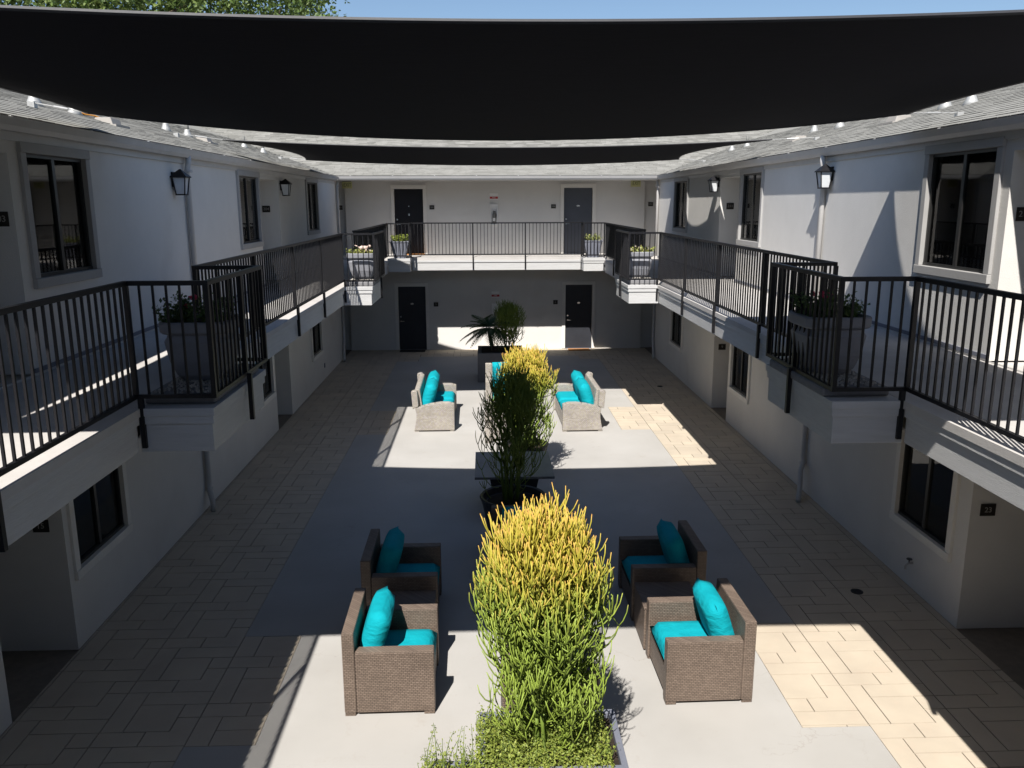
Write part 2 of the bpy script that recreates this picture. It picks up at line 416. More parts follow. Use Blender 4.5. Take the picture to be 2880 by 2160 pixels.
# ---------------------------------------------------------------- ground, concrete, tiles
g = MB(); g.quad((-400, -400, -0.05), (400, -400, -0.05), (400, 400, -0.05), (-400, 400, -0.05))
tag(obj('ground', g, M['ground']), kind='structure')
pad = MB()
PL, PR, NLx, NRx = -2.755, 3.545, -2.115, 2.905
poly = [(PL, -2), (PR, -2), (PR, 6.755), (NRx, 6.755), (NRx, 8.71), (PR, 8.71), (PR, 17.15), (NRx, 17.15), (NRx, 19.2), (PR, 19.2), (PR, 25.47), (2.95, 25.47), (2.95, 26.10), (-2.10, 26.10), (-2.10, 25.30), (PL, 25.30), (PL, 19.05), (NLx, 19.05), (NLx, 16.98), (PL, 16.98), (PL, 8.63), (NLx, 8.63), (NLx, 6.68), (PL, 6.68)]
pad.prism(poly, 'z', -0.045, 0.0)
tag(obj('courtyard_floor', pad, M['concrete']), kind='structure')
base = MB(); base.quad((-11, -2, -0.012), (12, -2, -0.012), (12, 30, -0.012), (-11, 30, -0.012))
pav = obj('pavement', base, M['grout']); tag(pav, kind='structure')

U = 0.2135
UNIT = [[(0, 1, 0, 3)], [(1, 4, 0, 1)], [(1, 3, 1, 3)], [(3, 4, 1, 2)], [(3, 4, 2, 3), (2, 4, 3, 4)], [(0, 2, 3, 4)]]
def tiles_for(regions, x0, y0, bx, by):
    out = []
    for i in range(*bx):
        for j in range(*by):
            for t in UNIT:
                rs = []
                for (a, b, c, d) in t:
                    X0 = x0 + (i * 4 + a) * U; X1 = x0 + (i * 4 + b) * U
                    sh = 2 * i
                    Y1 = y0 - (j * 4 + c - sh) * U; Y0 = y0 - (j * 4 + d - sh) * U
                    for (rx0, rx1, ry0, ry1) in regions:
                        q = (max(X0, rx0), min(X1, rx1), max(Y0, ry0), min(Y1, ry1))
                        if q[1] - q[0] > 0.02 and q[3] - q[2] > 0.02: rs.append(q)
                if rs: out.append(rs)
    return out
Lreg = [(XL, PL, 3.0, YF), (PL, NLx, 6.68, 8.63), (PL, NLx, 16.98, 19.05), (PL, -2.10, 25.30, YF), (-2.10, 0.4, 26.10, YF)]
Rreg = [(PR, XR, 3.0, YF), (NRx, PR, 6.755, 8.71), (NRx, PR, 17.15, 19.2), (2.95, PR, 25.47, YF), (0.4, 2.95, 26.10, YF)]
tl = tiles_for(Lreg, -3.609, 8.405, (-2, 6), (-28, 9)) + tiles_for(Rreg, 3.545, 8.28, (-5, 4), (-28, 9))
tl.sort(key=lambda rs: (0 if sum(q[2] for q in rs) / len(rs) > 5.7 else 1, rs[0][2] ** 2 + ((rs[0][0] + rs[0][1]) / 2) ** 2 * 0.4))
GAP = 0.0055
rnd = random.Random(3)
def tile_mb(rs, mb):
    zt = rnd.uniform(-0.0012, 0.0012)
    for n_, (a, b, c, d) in enumerate(rs):
        ga = gb = gc = gd = GAP
        if len(rs) == 2:
            o_ = rs[1 - n_]
            if abs(o_[3] - c) < 1e-4: gc = 0
            if abs(o_[2] - d) < 1e-4: gd = -0.0
            if gd == 0 and abs(o_[2] - d) < 1e-4: gd = 0
            if abs(o_[0] - b) < 1e-4: gb = 0
            if abs(o_[1] - a) < 1e-4: ga = 0
        mb.box(a + ga, b - gb, c + gc, d - gd, -0.011, 0.0005 + zt)
for rs in tl[:300]:
    mb = MB(); tile_mb(rs, mb); link('tile', mb.mesh('tile', False), M['tile'], pav)
mb = MB()
for rs in tl[300:]: tile_mb(rs, mb)
tag(link('tile_field', mb.mesh('tile_field', False), M['tile'], pav), kind='stuff')

# ---------------------------------------------------------------- wings
def wall_sheet(mb, holes, u0, u1, z0, z1, put):
    us = sorted({u0, u1} | {h[i] for h in holes for i in (0, 1)}); zs = sorted({z0, z1} | {h[i] for h in holes for i in (2, 3)})
    us = [u for u in us if u0 <= u <= u1]; zs = [z for z in zs if z0 <= z <= z1]
    for a, b in zip(us, us[1:]):
        for c, d in zip(zs, zs[1:]):
            um, zm = (a + b) / 2, (c + d) / 2
            if any(h[0] < um < h[1] and h[2] < zm < h[3] for h in holes): continue
            mb.quad(put(a, c), put(b, c), put(b, d), put(a, d))

def window(wing, s, xw, y0, y1, z0, z1, near_dark=True, tw=0.10):
    # outer trim box y0..y1, z0..z1 on plane x=xw with courtyard towards +s
    X = lambda d: xw + s * d
    def bx(mb, d0, d1, a, b, c, d):
        xa, xb = sorted((X(d0), X(d1))); mb.box(xa, xb, a, b, c, d)
    t = MB()
    bx(t, -0.06, 0.035, y0, y0 + tw, z0 + tw, z1 - tw); bx(t, -0.06, 0.035, y1 - tw, y1, z0 + tw, z1 - tw)
    bx(t, -0.06, 0.045, y0, y1, z1 - tw, z1); bx(t, -0.06, 0.045, y0, y1, z0, z0 + tw)
    wd = obj('window', t, M['trim_grey'] if z0 > 3 else M['trim_white'], wing, bevel=0.006)
    a, b, c, d = y0 + tw, y1 - tw, z0 + tw, z1 - tw
    ym = (a + b) / 2; fr = MB(); q = 0.035
    bx(fr, -0.075, -0.02, a, a + q, c + q, d - q); bx(fr, -0.075, -0.02, b - q, b, c + q, d - q); bx(fr, -0.075, -0.015, a, b, c, c + q); bx(fr, -0.075, -0.015, a, b, d - q, d)
    bx(fr, -0.07, -0.025, ym - 0.028, ym + 0.028, c + q, d - q)
    obj('frame', fr, M['dark_frame'], wd)
    dark, light = ((a + q, ym - 0.028), (ym + 0.028, b - q)) if near_dark else ((ym + 0.028, b - q), (a + q, ym - 0.028))
    p1 = MB(); bx(p1, -0.055, -0.05, dark[0], dark[1], c + q, d - q); obj('pane', p1, M['glass'], wd)
    p2 = MB(); bx(p2, -0.050, -0.045, light[0], light[1], c + q, d - q); obj('pane', p2, M['glass'], wd)
    sm = MB(); bx(sm, -0.095, -0.09, dark[0] - 0.03, dark[1] + 0.03, c, d); obj('screen', sm, M['screen'] if near_dark else M['curtain'], wd)
    bl = MB(); n = int((d - c) / 0.05)
    for k in range(n):
        zz = c + (k + 0.5) * (d - c) / n
        xa, xb = X(-0.13), X(-0.105)
        bl.quad((xa, light[0] - 0.02, zz - 0.03), (xa, light[1] + 0.02, zz - 0.03), (xb, light[1] + 0.02, zz + 0.022), (xb, light[0] - 0.02, zz + 0.022))
    obj('blind', bl, M['blind'], wd)
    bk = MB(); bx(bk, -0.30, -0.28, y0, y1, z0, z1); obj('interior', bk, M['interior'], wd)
    return (y0 + tw * 0.5, y1 - tw * 0.5, z0 + tw * 0.5, z1 - tw * 0.5)

def gutter_profile(x, s, zt):   # K-style section seen along y, x = back of gutter
    P = [(0, 0), (0, -0.12), (0.075, -0.12), (0.105, -0.075), (0.125, -0.02), (0.135, 0.0), (0.125, 0.0), (0.112, -0.025), (0.095, -0.07), (0.07, -0.108), (0.012, -0.108), (0.012, 0)]
    return [(x + s * a, zt + b) for a, b in P]

SLOPE = 0.33
def shingle_mesh(w_, e, lift=0.012):
    mb = MB(); h = e * 1.08
    mb.hexa([(0.003, 0, 0.001), (w_ - 0.003, 0, 0.001), (w_ - 0.003, h, -0.006), (0.003, h, -0.006), (0.003, 0, lift), (w_ - 0.003, 0, lift), (w_ - 0.003, h, 0.0035), (0.003, h, 0.0035)])
    return mb
def lay_shingles(roof, org, along, up, nrm, length, courses, seed, limits, score, e=0.14):
    """org: eave start, along: unit vec, up: unit up-slope vec"""
    rr = random.Random(seed); variants = []
    for k in range(8):
        m_ = shingle_mesh(0.22 + 0.03 * k, e, 0.008 + 0.002 * (k % 3)); me = m_.mesh('shingle', False)
        me.materials.append(M['shingle']); me.materials.append(M['shingle_edge_shadow']); me.polygons[2].material_index = 1
        variants.append((0.22 + 0.03 * k, me, m_))
    items = []
    for c in range(courses):
        lo, hi = limits(c * e)
        p = lo - rr.uniform(0, 0.3)
        while p < hi:
            k = rr.randrange(8); items.append((c, p, k)); p += variants[k][0]
    def pos(c, p): return org + along * p + up * (c * e) + nrm * 0.004
    items.sort(key=lambda it: score(pos(it[0], it[1])))
    rot = Matrix((along, up, nrm)).transposed()
    rest = MB()
    for n_, (c, p, k) in enumerate(items):
        P = pos(c, p)
        if n_ < 300:
            o = link('shingle', variants[k][1], M['shingle'], roof)
            o.matrix_basis = Matrix.Translation(P) @ rot.to_4x4()
        else:
            i = len(rest.v); src = variants[k][2]
            rest.v += [tuple(P + rot @ Vector(q)) for q in src.v]; rest.f += [tuple(i + q for q in f) for f in src.f]
    if rest.v:
        me = rest.mesh('shingle_courses', False); me.materials.append(M['shingle']); me.materials.append(M['shingle_edge_shadow'])
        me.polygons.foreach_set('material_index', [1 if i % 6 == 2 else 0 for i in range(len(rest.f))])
        tag(link('shingle_courses', me, None, roof), kind='stuff')

def side_wing(s, xw, label, wins_up, wins_lo, alc_up, alc_lo, rail, bumps, eave_x, zg0, zg1):
    wing = thing('apartment_wing', label, 'building', (xw - s * 3, 12, 0), world=True)
    X = lambda d: xw + s * d
    holes = []
    for (a, b, c, d) in wins_up + wins_lo: holes.append(window(wing, s, xw, a, b, c, d, near_dark=(s > 0)))
    for (a, b, zt) in alc_up: holes.append((a, b, ZW + 0.02, zt))
    for (a, b, zt) in alc_lo: holes.append((a, b, 0.0, zt))
    mb = MB(); ztop = 5.55
    wall_sheet(mb, holes, -3.0, YE, 0.0, ztop, lambda u, z: (xw, u, z))
    D = -1.25
    for (a, b, zt), z0 in [(t, ZW + 0.02) for t in alc_up] + [(t, 0.0) for t in alc_lo]:
        mb.quad((X(0), b, z0), (X(D), b, z0), (X(D), b, zt), (X(0), b, zt))
        mb.quad((X(0), a, z0), (X(D), a, z0), (X(D), a, zt), (X(0), a, zt))
        mb.quad((X(0), a, zt), (X(D), a, zt), (X(D), b, zt), (X(0), b, zt))
        mb.quad((X(D), a, z0), (X(D), b, z0), (X(D), b, zt), (X(D), a, zt))
    mb.quad((X(0), YE, 0), (X(-5.7), YE, 0), (X(-5.7), YE, ztop), (X(0), YE, ztop))
    mb.quad((X(-5.7), -3, 0), (X(-5.7), 33, 0), (X(-5.7), 33, 5.9), (X(-5.7), -3, 5.9))
    obj('wall', mb, M['stucco'], wing)
    bt = MB()   # thin base strip at the walkway
    cuts = [-3.0] + [v for (a, b, _) in sorted(alc_up) for v in (a, b)] + [YE]
    for a, b in zip(cuts[::2], cuts[1::2]):
        xa, xb = sorted((X(0.0), X(0.012))); bt.box(xa, xb, a, b, ZW + 0.03, ZW + 0.075)
    obj('base_strip', bt, M['pot_slate'], wing)
    # walkway slab, lip and fascia
    sl = MB(); xe = rail - s * 0.03 + s * 0.055
    xa, xb = sorted((X(-1.3), xe)); sl.box(xa, xb, -3, 25.72, ZW - 0.07, ZW)
    wk = obj('walkway', sl, M['deck'], wing)
    segs = [(-3.0, bumps[0][0]), (bumps[0][1], bumps[1][0]), (bumps[1][1], 25.18)]
    for a, b in segs:
        f = MB(); xo = xe - s * 0.012
        xa, xb = sorted((xo - s * 0.05, xo)); f.box(xa, xb, a + 0.004, b - 0.004, ZW - 0.14, ZW - 0.0705)
        xa, xb = sorted((xo - s * 0.075, xo - s * 0.022)); f.box(xa, xb, a + 0.004, b - 0.004, ZW - 0.375, ZW - 0.1405)
        obj('fascia_board', f, M['fascia'], wk, bevel=0.004)
    so_ = MB(); xa, xb = sorted((X(0.002), xe - s * 0.09)); so_.box(xa, xb, -3, 25.72, ZW - 0.30, ZW - 0.28)
    obj('soffit', so_, M['stucco'], wk)
    for (a, b, xo) in bumps:
        bb = MB(); xi = xe + s * 0.001
        xa, xb = sorted((xi, xo)); bb.box(xa, xb, a, b, ZW - 0.07, ZW - 0.001)
        xa, xb = sorted((xi - s * 0.03, xo - s * 0.012)); bb.box(xa, xb, a + 0.012, b - 0.012, ZW - 0.14, ZW - 0.0705)
        xa, xb = sorted((xi - s * 0.03, xo - s * 0.03)); bb.box(xa, xb, a + 0.03, b - 0.03, ZW - 0.385, ZW - 0.1405)
        obj('planter_ledge', bb, M['fascia'], wk, bevel=0.004)
    # gutter as one sloping trough + fascia behind
    gb = MB(); P0 = gutter_profile(X(0.03), s, zg0); P1 = gutter_profile(X(0.03), s, zg1); n = len(P0)
    gb.v += [(p[0], -3, p[1]) for p in P0] + [(p[0], EY, p[1]) for p in P1]
    gb.f += [tuple(range(n))[::-1], tuple(range(n, 2 * n))] + [(k, (k + 1) % n, n + (k + 1) % n, n + k) for k in range(n)]
    gu = obj('gutter', gb, M['gutter'], wing)
    for k in range(12):
        y = 6.5 + k * 1.6; z = zg0 + (zg1 - zg0) * (y + 3) / 28.6
        sp = MB(); xa, xb = sorted((X(0.03), X(0.16))); sp.box(xa, xb, y, y + 0.03, z - 0.004, z + 0.006); obj('gutter_strap', sp, M['white'], gu)
    fb = MB(); xa, xb = sorted((X(-0.02), X(0.028)))
    fb.hexa([(xa, -3, zg0 - 0.2), (xb, -3, zg0 - 0.2), (xb, EY, zg1 - 0.2), (xa, EY, zg1 - 0.2), (xa, -3, zg0 + 0.02), (xb, -3, zg0 + 0.02), (xb, EY, zg1 + 0.02), (xa, EY, zg1 + 0.02)])
    obj('eave_board', fb, M['gutter'], wing)
    # roof
    ex = X(0.075); D2 = 5.86
    A = Vector((ex, -3, zg0 + 0.015)); B = Vector((ex, EY, zg1 + 0.015)); along = (B - A).normalized()
    upv = Vector((-s, 0, SLOPE)).normalized(); nrm = along.cross(upv).normalized()
    if nrm.z < 0: nrm = -nrm
    rb = MB()
    Cc = Vector((ex - s * D2, EY + D2, zg1 + 0.015 + SLOPE * D2)); Dd = Vector((ex - s * D2, -3, zg0 + 0.015 + SLOPE * D2))
    lowv = Vector((0, 0, -0.02))
    rb.hexa([A + lowv, B + lowv, Cc + lowv, Dd + lowv, A, B, Cc, Dd])
    rb.quad(tuple(Dd), tuple(Cc), tuple(Cc + Vector((-s * 6, 6, -2))), tuple(Dd + Vector((-s * 6, 0, -2))))
    roof = obj('roof', rb, M['shingle'], wing)
    def lim(t):
        d = t * 1 / math.sqrt(1 + SLOPE ** 2)
        return 8.5, EY + 3 + d
    lay_shingles(roof, A, along, upv, nrm, 30, 30, 11 if s > 0 else 12, lim, lambda P: (P.y < 7.2) * 100 + P.y + 4.0 * abs(P.x - ex))
    return wing

lw = side_wing(1, XL, 'two-storey cream stucco apartment wing on the left side of the courtyard', [(8.42, 9.85, 3.95, 5.37), (15.6, 17.1, 3.95, 5.39), (21.5, 23.0, 4.0, 5.42)],
    [(8.51, 9.94, 0.77, 2.15), (16.0, 17.28, 0.80, 2.15), (21.2, 22.62, 0.78, 2.15)], [(6.9, 8.24, 5.25), (17.15, 18.74, 5.28)], [(7.1, 8.41, 2.45), (17.47, 18.8, 2.45)],
    RL, [(6.83, 8.52, -2.29), (17.22, 18.86, -2.33)], -4.33, 5.565, 5.575)
rw = side_wing(-1, XR, 'two-storey cream stucco apartment wing on the right side with sunlit upper wall', [(8.64, 10.18, 3.92, 5.43), (16.13, 17.6, 3.92, 5.45), (22.1, 23.75, 4.0, 5.45)],
    [(8.75, 10.16, 0.70, 2.15), (16.25, 17.65, 0.75, 2.15), (22.1, 23.6, 0.78, 2.15)], [(7.0, 8.50, 5.28), (17.71, 19.10, 5.32)], [(7.2, 8.50, 2.45), (17.8, 19.02, 2.45)],
    RRr, [(6.83, 8.55, 2.97), (17.22, 18.95, 2.97)], 5.19, 5.60, 5.59)

# far wing
def far_wing():
    ZF = 3.165
    wing = thing('apartment_wing', 'cream stucco wing across the far end with two doors on each floor', 'building', (0.4, 29, 0), world=True)
    doors = [(-2.90, -1.99, ZF + 0.01, 5.235, 'door_black', 'u'), (2.575, 3.49, ZF + 0.01, 5.26, 'door_grey', 'u'), (-2.875, -1.985, 0.02, 2.105, 'door_dark', 'l'), (2.66, 3.535, 0.02, 2.135, 'door_dark', 'l')]
    holes = [(d[0] - 0.01, d[1] + 0.01, d[2] - 0.05, d[3] + 0.01) for d in doors]
    mb = MB(); wall_sheet(mb, holes, XL + 0.02, 5.20, 0, 5.75, lambda u, z: (u, YF, z))
    for a, b in ((XL + 0.02, -1), (5.20, 1)):
        mb.quad((a, YF, 0), (a, YF + 0.12, 0), (a, YF + 0.12, 5.75), (a, YF, 5.75))
    wall_sheet(mb, [], -10.2, XL + 0.02, 0, 5.9, lambda u, z: (u, YF + 0.12, z)); wall_sheet(mb, [], 5.20, 11.0, 0, 5.9, lambda u, z: (u, YF + 0.12, z))
    mb.quad((-10.2, 34, 0), (11, 34, 0), (11, 34, 6), (-10.2, 34, 6))
    obj('wall', mb, M['stucco'], wing)
    for (a, b, z0, z1, mt, lv) in doors:
        d = MB(); d.box(a, b, YF + 0.035, YF + 0.075, z0, z1); dr = obj('door', d, M[mt], wing, bevel=0.004)
        if mt == 'door_black': dr['label'] = 'black door'
        if mt == 'door_grey': dr['label'] = 'slate grey door'
        cs = MB(); t = 0.115
        cs.box(a - t, a - 0.008, YF - 0.03, YF + 0.06, z0 - 0.005, z1 + 0.008); cs.box(b + 0.008, b + t, YF - 0.03, YF + 0.06, z0 - 0.005, z1 + 0.008); cs.box(a - t, b + t, YF - 0.034, YF + 0.06, z1 + 0.0085, z1 + 0.13)
        obj('door_trim', cs, M['trim_white'], dr, bevel=0.005)
        hx = a + 0.07
        h = MB(); h.tube([(hx, YF + 0.035, z0 + 0.95), (hx, YF - 0.03, z0 + 0.95)], 0.022, 10); h.bar((hx, YF - 0.035, z0 + 0.95), (hx + 0.11, YF - 0.035, z0 + 0.95), 0.016, 0.02); h.tube([(hx, YF + 0.035, z0 + 1.1), (hx, YF - 0.005, z0 + 1.1)], 0.028, 10)
        obj('handle', h, M['chrome'], dr, smooth=False)
        pl = MB(); cx, cz = (a + b) / 2, z0 + 1.52
        pts = [(cx + 0.055 * math.cos(k * math.pi / 8), cz + 0.03 * math.sin(k * math.pi / 8)) for k in range(16)]
        if mt == 'door_black':
            pl.tube([(cx, YF + 0.036, cz), (cx, YF + 0.025, cz)], 0.02, 10); pl.box(cx - 0.03, cx + 0.03, YF + 0.022, YF + 0.036, cz - 0.30, cz - 0.23)
        else: pl.prism(pts, 'y', YF + 0.024, YF + 0.036)
        obj('door_viewer', pl, M['chrome'], dr)
        th = MB(); th.box(a, b, YF - 0.02, YF + 0.08, z0 - 0.03, z0 - 0.002); obj('threshold', th, M['pot_slate'], dr)
    ye = 25.77
    s_ = MB(); s_.box(-10.2, 11, ye, YF + 0.11, ZF - 0.09, ZF); wk = obj('walkway', s_, M['deck'], wing)
    so_ = MB(); so_.box(-10.2, 11, ye + 0.09, YF - 0.002, ZF - 0.30, ZF - 0.28); obj('soffit', so_, M['stucco'], wk)
    f = MB(); f.box(-2.245, 2.955, ye - 0.005, ye + 0.05, ZF - 0.16, ZF - 0.0905); f.box(-2.245, 2.955, ye + 0.015, ye + 0.07, ZF - 0.40, ZF - 0.1605); obj('fascia_board', f, M['fascia'], wk, bevel=0.004)
    for (a, b) in ((-2.93, -2.25), (2.96, 3.66)):
        bb = MB(); bb.box(a, b, 25.17, ye - 0.001, ZF - 0.09, ZF - 0.001); bb.box(a + 0.01, b - 0.01, 25.185, ye, ZF - 0.16, ZF - 0.0905); bb.box(a + 0.02, b - 0.02, 25.2, ye + 0.01, ZF - 0.40, ZF - 0.1605)
        obj('planter_ledge', bb, M['fascia'], wk, bevel=0.004)
    zg = 5.59
    gb = MB(); P = gutter_profile(EY + 0.02, -1, zg); gb.prism(P, 'x', XL + 0.15, 5.22); gu = obj('gutter', gb, M['gutter'], wing)
    eb = MB(); eb.box(XL + 0.05, 5.3, EY + 0.022, EY + 0.05, zg - 0.112, zg + 0.005); eb.box(-10.2, 11, EY + 0.0505, YF + 0.11, zg - 0.11, zg - 0.08); obj('eave_board', eb, M['gutter'], wing)
    for k in range(8):
        st = MB(); x = -4 + k * 1.25; st.box(x, x + 0.03, EY - 0.115, EY + 0.02, zg - 0.003, zg + 0.008); obj('gutter_strap', st, M['white'], gu)
    A = Vector((XL + 0.075, EY, zg + 0.01)); B = Vector((XR - 0.075, EY, zg + 0.01)); D2 = 5.86
    rb = MB(); lowv = Vector((0, 0, -0.02)); Cc = B + Vector((D2, D2, SLOPE * D2)); Dd = A + Vector((-D2, D2, SLOPE * D2))
    rb.hexa([A + lowv, B + lowv, Cc + lowv, Dd + lowv, A, B, Cc, Dd]); rb.quad(tuple(Dd), tuple(Cc), tuple(Cc + Vector((6, 6, -2))), tuple(Dd + Vector((-6, 6, -2))))
    roof = obj('roof', rb, M['shingle'], wing)
    upv = Vector((0, 1, SLOPE)).normalized(); al = Vector((1, 0, 0)); nrm = al.cross(upv)
    def lim(t):
        d = t / math.sqrt(1 + SLOPE ** 2); return -d, (B - A).length + d
    lay_shingles(roof, A, al, upv, nrm, 10, 43, 13, lim, lambda P: P.y + 0.1 * abs(P.x), e=0.143)
    return wing
fw = far_wing()

# building side behind the camera (closes the courtyard)
bk = MB(); bk.box(-11, 12, -1.9, -1.6, 0, 5.7); bk.box(-4.45, 5.3, -1.6, 0.0, 2.8, 3.1); bk.box(-11, 12, -6, 0.45, 5.5, 5.62)
tag(obj('wall', bk, M['stucco']), kind='structure')

# ---------------------------------------------------------------- railings
bal_mesh = MB().box(-0.0085, 0.0085, -0.0085, 0.0085, 0, 1).mesh('baluster')
def railing(label, path, zt0, zb0, posts, zdown, outs):
    """path: list of (x,y,ztop,zbot); posts: list of (x,y,nx,ny)"""
    t = thing('railing', label, 'railing', (path[0][0], path[0][1], path[0][3]), world=True, group='black balcony railings')
    top, bot = MB(), MB(); nb = 0
    for p, q in zip(path, path[1:]):
        dx, dy = q[0] - p[0], q[1] - p[1]; L = math.hypot(dx, dy); ux, uy = dx / L, dy / L
        e = 0.02
        top.bar((p[0] - ux * e, p[1] - uy * e, p[2] - 0.019), (q[0] + ux * e, q[1] + uy * e, q[2] - 0.019), 0.042, 0.038)
        bot.bar((p[0] - ux * e, p[1] - uy * e, p[3] + 0.017), (q[0] + ux * e, q[1] + uy * e, q[3] + 0.017), 0.036, 0.034)
        n = max(2, round(L / 0.108))
        for k in range(1, n):
            f = k / n; x, y = p[0] + dx * f, p[1] + dy * f
            if any(math.hypot(x - P[0], y - P[1]) < 0.045 for P in posts): continue
            z1 = p[2] + (q[2] - p[2]) * f - 0.036; z0 = p[3] + (q[3] - p[3]) * f + 0.032
            o = link('baluster', bal_mesh, M['black_metal'], t); o.matrix_basis = Matrix.Translation((x, y, z0)) @ Matrix.Diagonal((1, 1, z1 - z0, 1)); nb += 1
    obj('top_rail', top, M['black_metal'], t); obj('bottom_rail', bot, M['black_metal'], t)
    for (x, y, zt, zb, nx, ny) in posts:
        m = MB(); m.box(x - 0.0195, x + 0.0195, y - 0.0195, y + 0.0195, zb, zt - 0.037)
        if nx or ny:
            ox, oy = x + nx * 0.034, y + ny * 0.034
            m.box(ox - 0.0205, ox + 0.0205, oy - 0.0205, oy + 0.0205, zb - 0.43, zb + 0.02)
        obj('post', m, M['black_metal'], t)
    return nb
def side_rail(label, x, xo, s, b1, b2):
    zt = lambda y: 4.165 + 0.0025 * (y - 6.85); zb = lambda y: 3.185 + 0.002 * (y - 6.85)
    P = lambda a, b: (a, b, zt(b), zb(b))
    path = [P(x, 0.6), P(x, b1[0]), P(xo, b1[0]), P(xo, b1[1]), P(x, b1[1]), P(x, b2[0]), P(xo, b2[0]), P(xo, b2[1]), P(x, b2[1]), P(x, 25.2)]
    post = [(x, 2.6), (x, 4.72), (x, b1[0]), (x, 8.5), (x, 10.68), (x, 12.84), (x, 14.97), (x, b2[0]), (x, 18.95), (x, 21.1), (x, 23.2)]
    ps = [(a, b, zt(b), zb(b), s, 0) for a, b in post] + [(xo, b, zt(b), zb(b), 0, 0) for b in (b1[0], b1[1], b2[0], b2[1])] + [(xo, (b1[0] + b1[1]) / 2 + 0.1, zt(7.7), zb(7.7), s, 0), (xo, (b2[0] + b2[1]) / 2, zt(18), zb(18), s, 0)]
    return railing(label, path, 0, 0, ps, 0, 0)
side_rail('black metal balcony railing along the left upper walkway with two planter bays', RL, -2.28, 1, (6.85, 8.5), (17.25, 18.84))
side_rail('black metal balcony railing along the right upper walkway with two planter bays', RRr, 2.98, -1, (6.85, 8.53), (17.25, 18.93))
zt, zb = 4.215, 3.225
fp = [(-2.91, 25.24), (-2.27, 25.24), (-2.27, 25.80), (2.975, 25.80), (2.975, 25.24), (3.60, 25.24)]
railing('black metal balcony railing across the far upper walkway', [(a, b, zt, zb) for a, b in fp], 0, 0,
    [(-2.91, 25.24, zt, zb, 0, 0), (-2.27, 25.24, zt, zb, 0, 0), (-2.27, 25.80, zt, zb, 0, -1), (-0.37, 25.80, zt, zb, 0, -1), (1.24, 25.80, zt, zb, 0, -1), (2.975, 25.80, zt, zb, 0, -1), (2.975, 25.24, zt, zb, 0, 0), (3.60, 25.24, zt, zb, 0, -1)], 0, 0)

# ---------------------------------------------------------------- shade sails
def sail(label, xl, xr, yn, yf, zn, zf, sagm, ncol=48, nrow=24):
    t = thing('shade_sail', label, 'shade sail', (0, (yn(0) + yf(0)) / 2, 5.5), world=True, group='shade sails over the courtyard')
    mb = MB()
    def P(u, v):
        y = yn(u) * (1 - v) + yf(u) * v
        a, b = xl(v), xr(v); x = (a + b) / 2 + (b - a) / 2 * u
        return Vector((x, y, zn(u) * (1 - v) + zf(u) * v - sagm * 4 * v * (1 - v)))
    for j in range(nrow + 1):
        for i in range(ncol + 1): mb.v.append(tuple(P(-1 + 2 * i / ncol, j / nrow)))
    for j in range(nrow):
        for i in range(ncol):
            a = j * (ncol + 1) + i; mb.f.append((a, a + 1, a + ncol + 2, a + ncol + 1))
    obj('canopy', mb, M['sail'], t, smooth=True)
    hem = MB()
    for pts in ([P(-1 + 2 * i / ncol, 0) for i in range(ncol + 1)], [P(-1 + 2 * i / ncol, 1) for i in range(ncol + 1)], [P(-1, j / nrow) for j in range(nrow + 1)], [P(1, j / nrow) for j in range(nrow + 1)]): hem.tube(pts, 0.012, 5)
    obj('hem', hem, M['pot_black'], t)
    for u, v in ((-1, 0), (1, 0), (-1, 1), (1, 1)):
        p = P(u, v); sx = 1 if u > 0 else -1
        q = Vector((p.x + sx * 0.75, p.y + (0.25 if v else -0.25), 0)); ed = (q.x - (XR - 0.075)) if sx > 0 else ((XL + 0.075) - q.x)
        q.z = 5.60 + SLOPE * ed + 0.05
        cb = MB(); cb.tube([p, p.lerp(q, 0.35)], 0.007, 6); cb.tube([p.lerp(q, 0.34), p.lerp(q, 0.6)], 0.014, 8); cb.tube([p.lerp(q, 0.6), q], 0.007, 6)
        obj('turnbuckle', cb, M['galv'], t)
        an = MB(); an.box(q.x - 0.04, q.x + 0.04, q.y - 0.04, q.y + 0.04, q.z - 0.07, q.z + 0.01); obj('anchor_plate', an, M['galv'], t)
    return t
sail('large black shade sail stretched over the near half of the courtyard', lambda t: -4.25 - 1.1 * (t - 0.4) ** 2, lambda t: 4.66 + 1.15 * (t - 0.35) ** 2,
    lambda u: 4.18 - 0.2 * u * u, lambda u: 10.12 + 0.2 * u * u, lambda u: 5.61 + 0.15 * u * u, lambda u: 5.505 + 0.32 * u * u, 0.0)
sail('second black shade sail hung lower in view over the far half of the courtyard', lambda t: -4.45 - 1.6 * (t - 0.5) ** 2, lambda t: 4.92 + 2.0 * (t - 0.52) ** 2,
    lambda u: 16.55 - 0.4 * u * u, lambda u: 22.5 + 1.0 * u * u, lambda u: 5.825 + 0.12 * u * u, lambda u: 5.765 + 0.19 * u * u, 0.0)

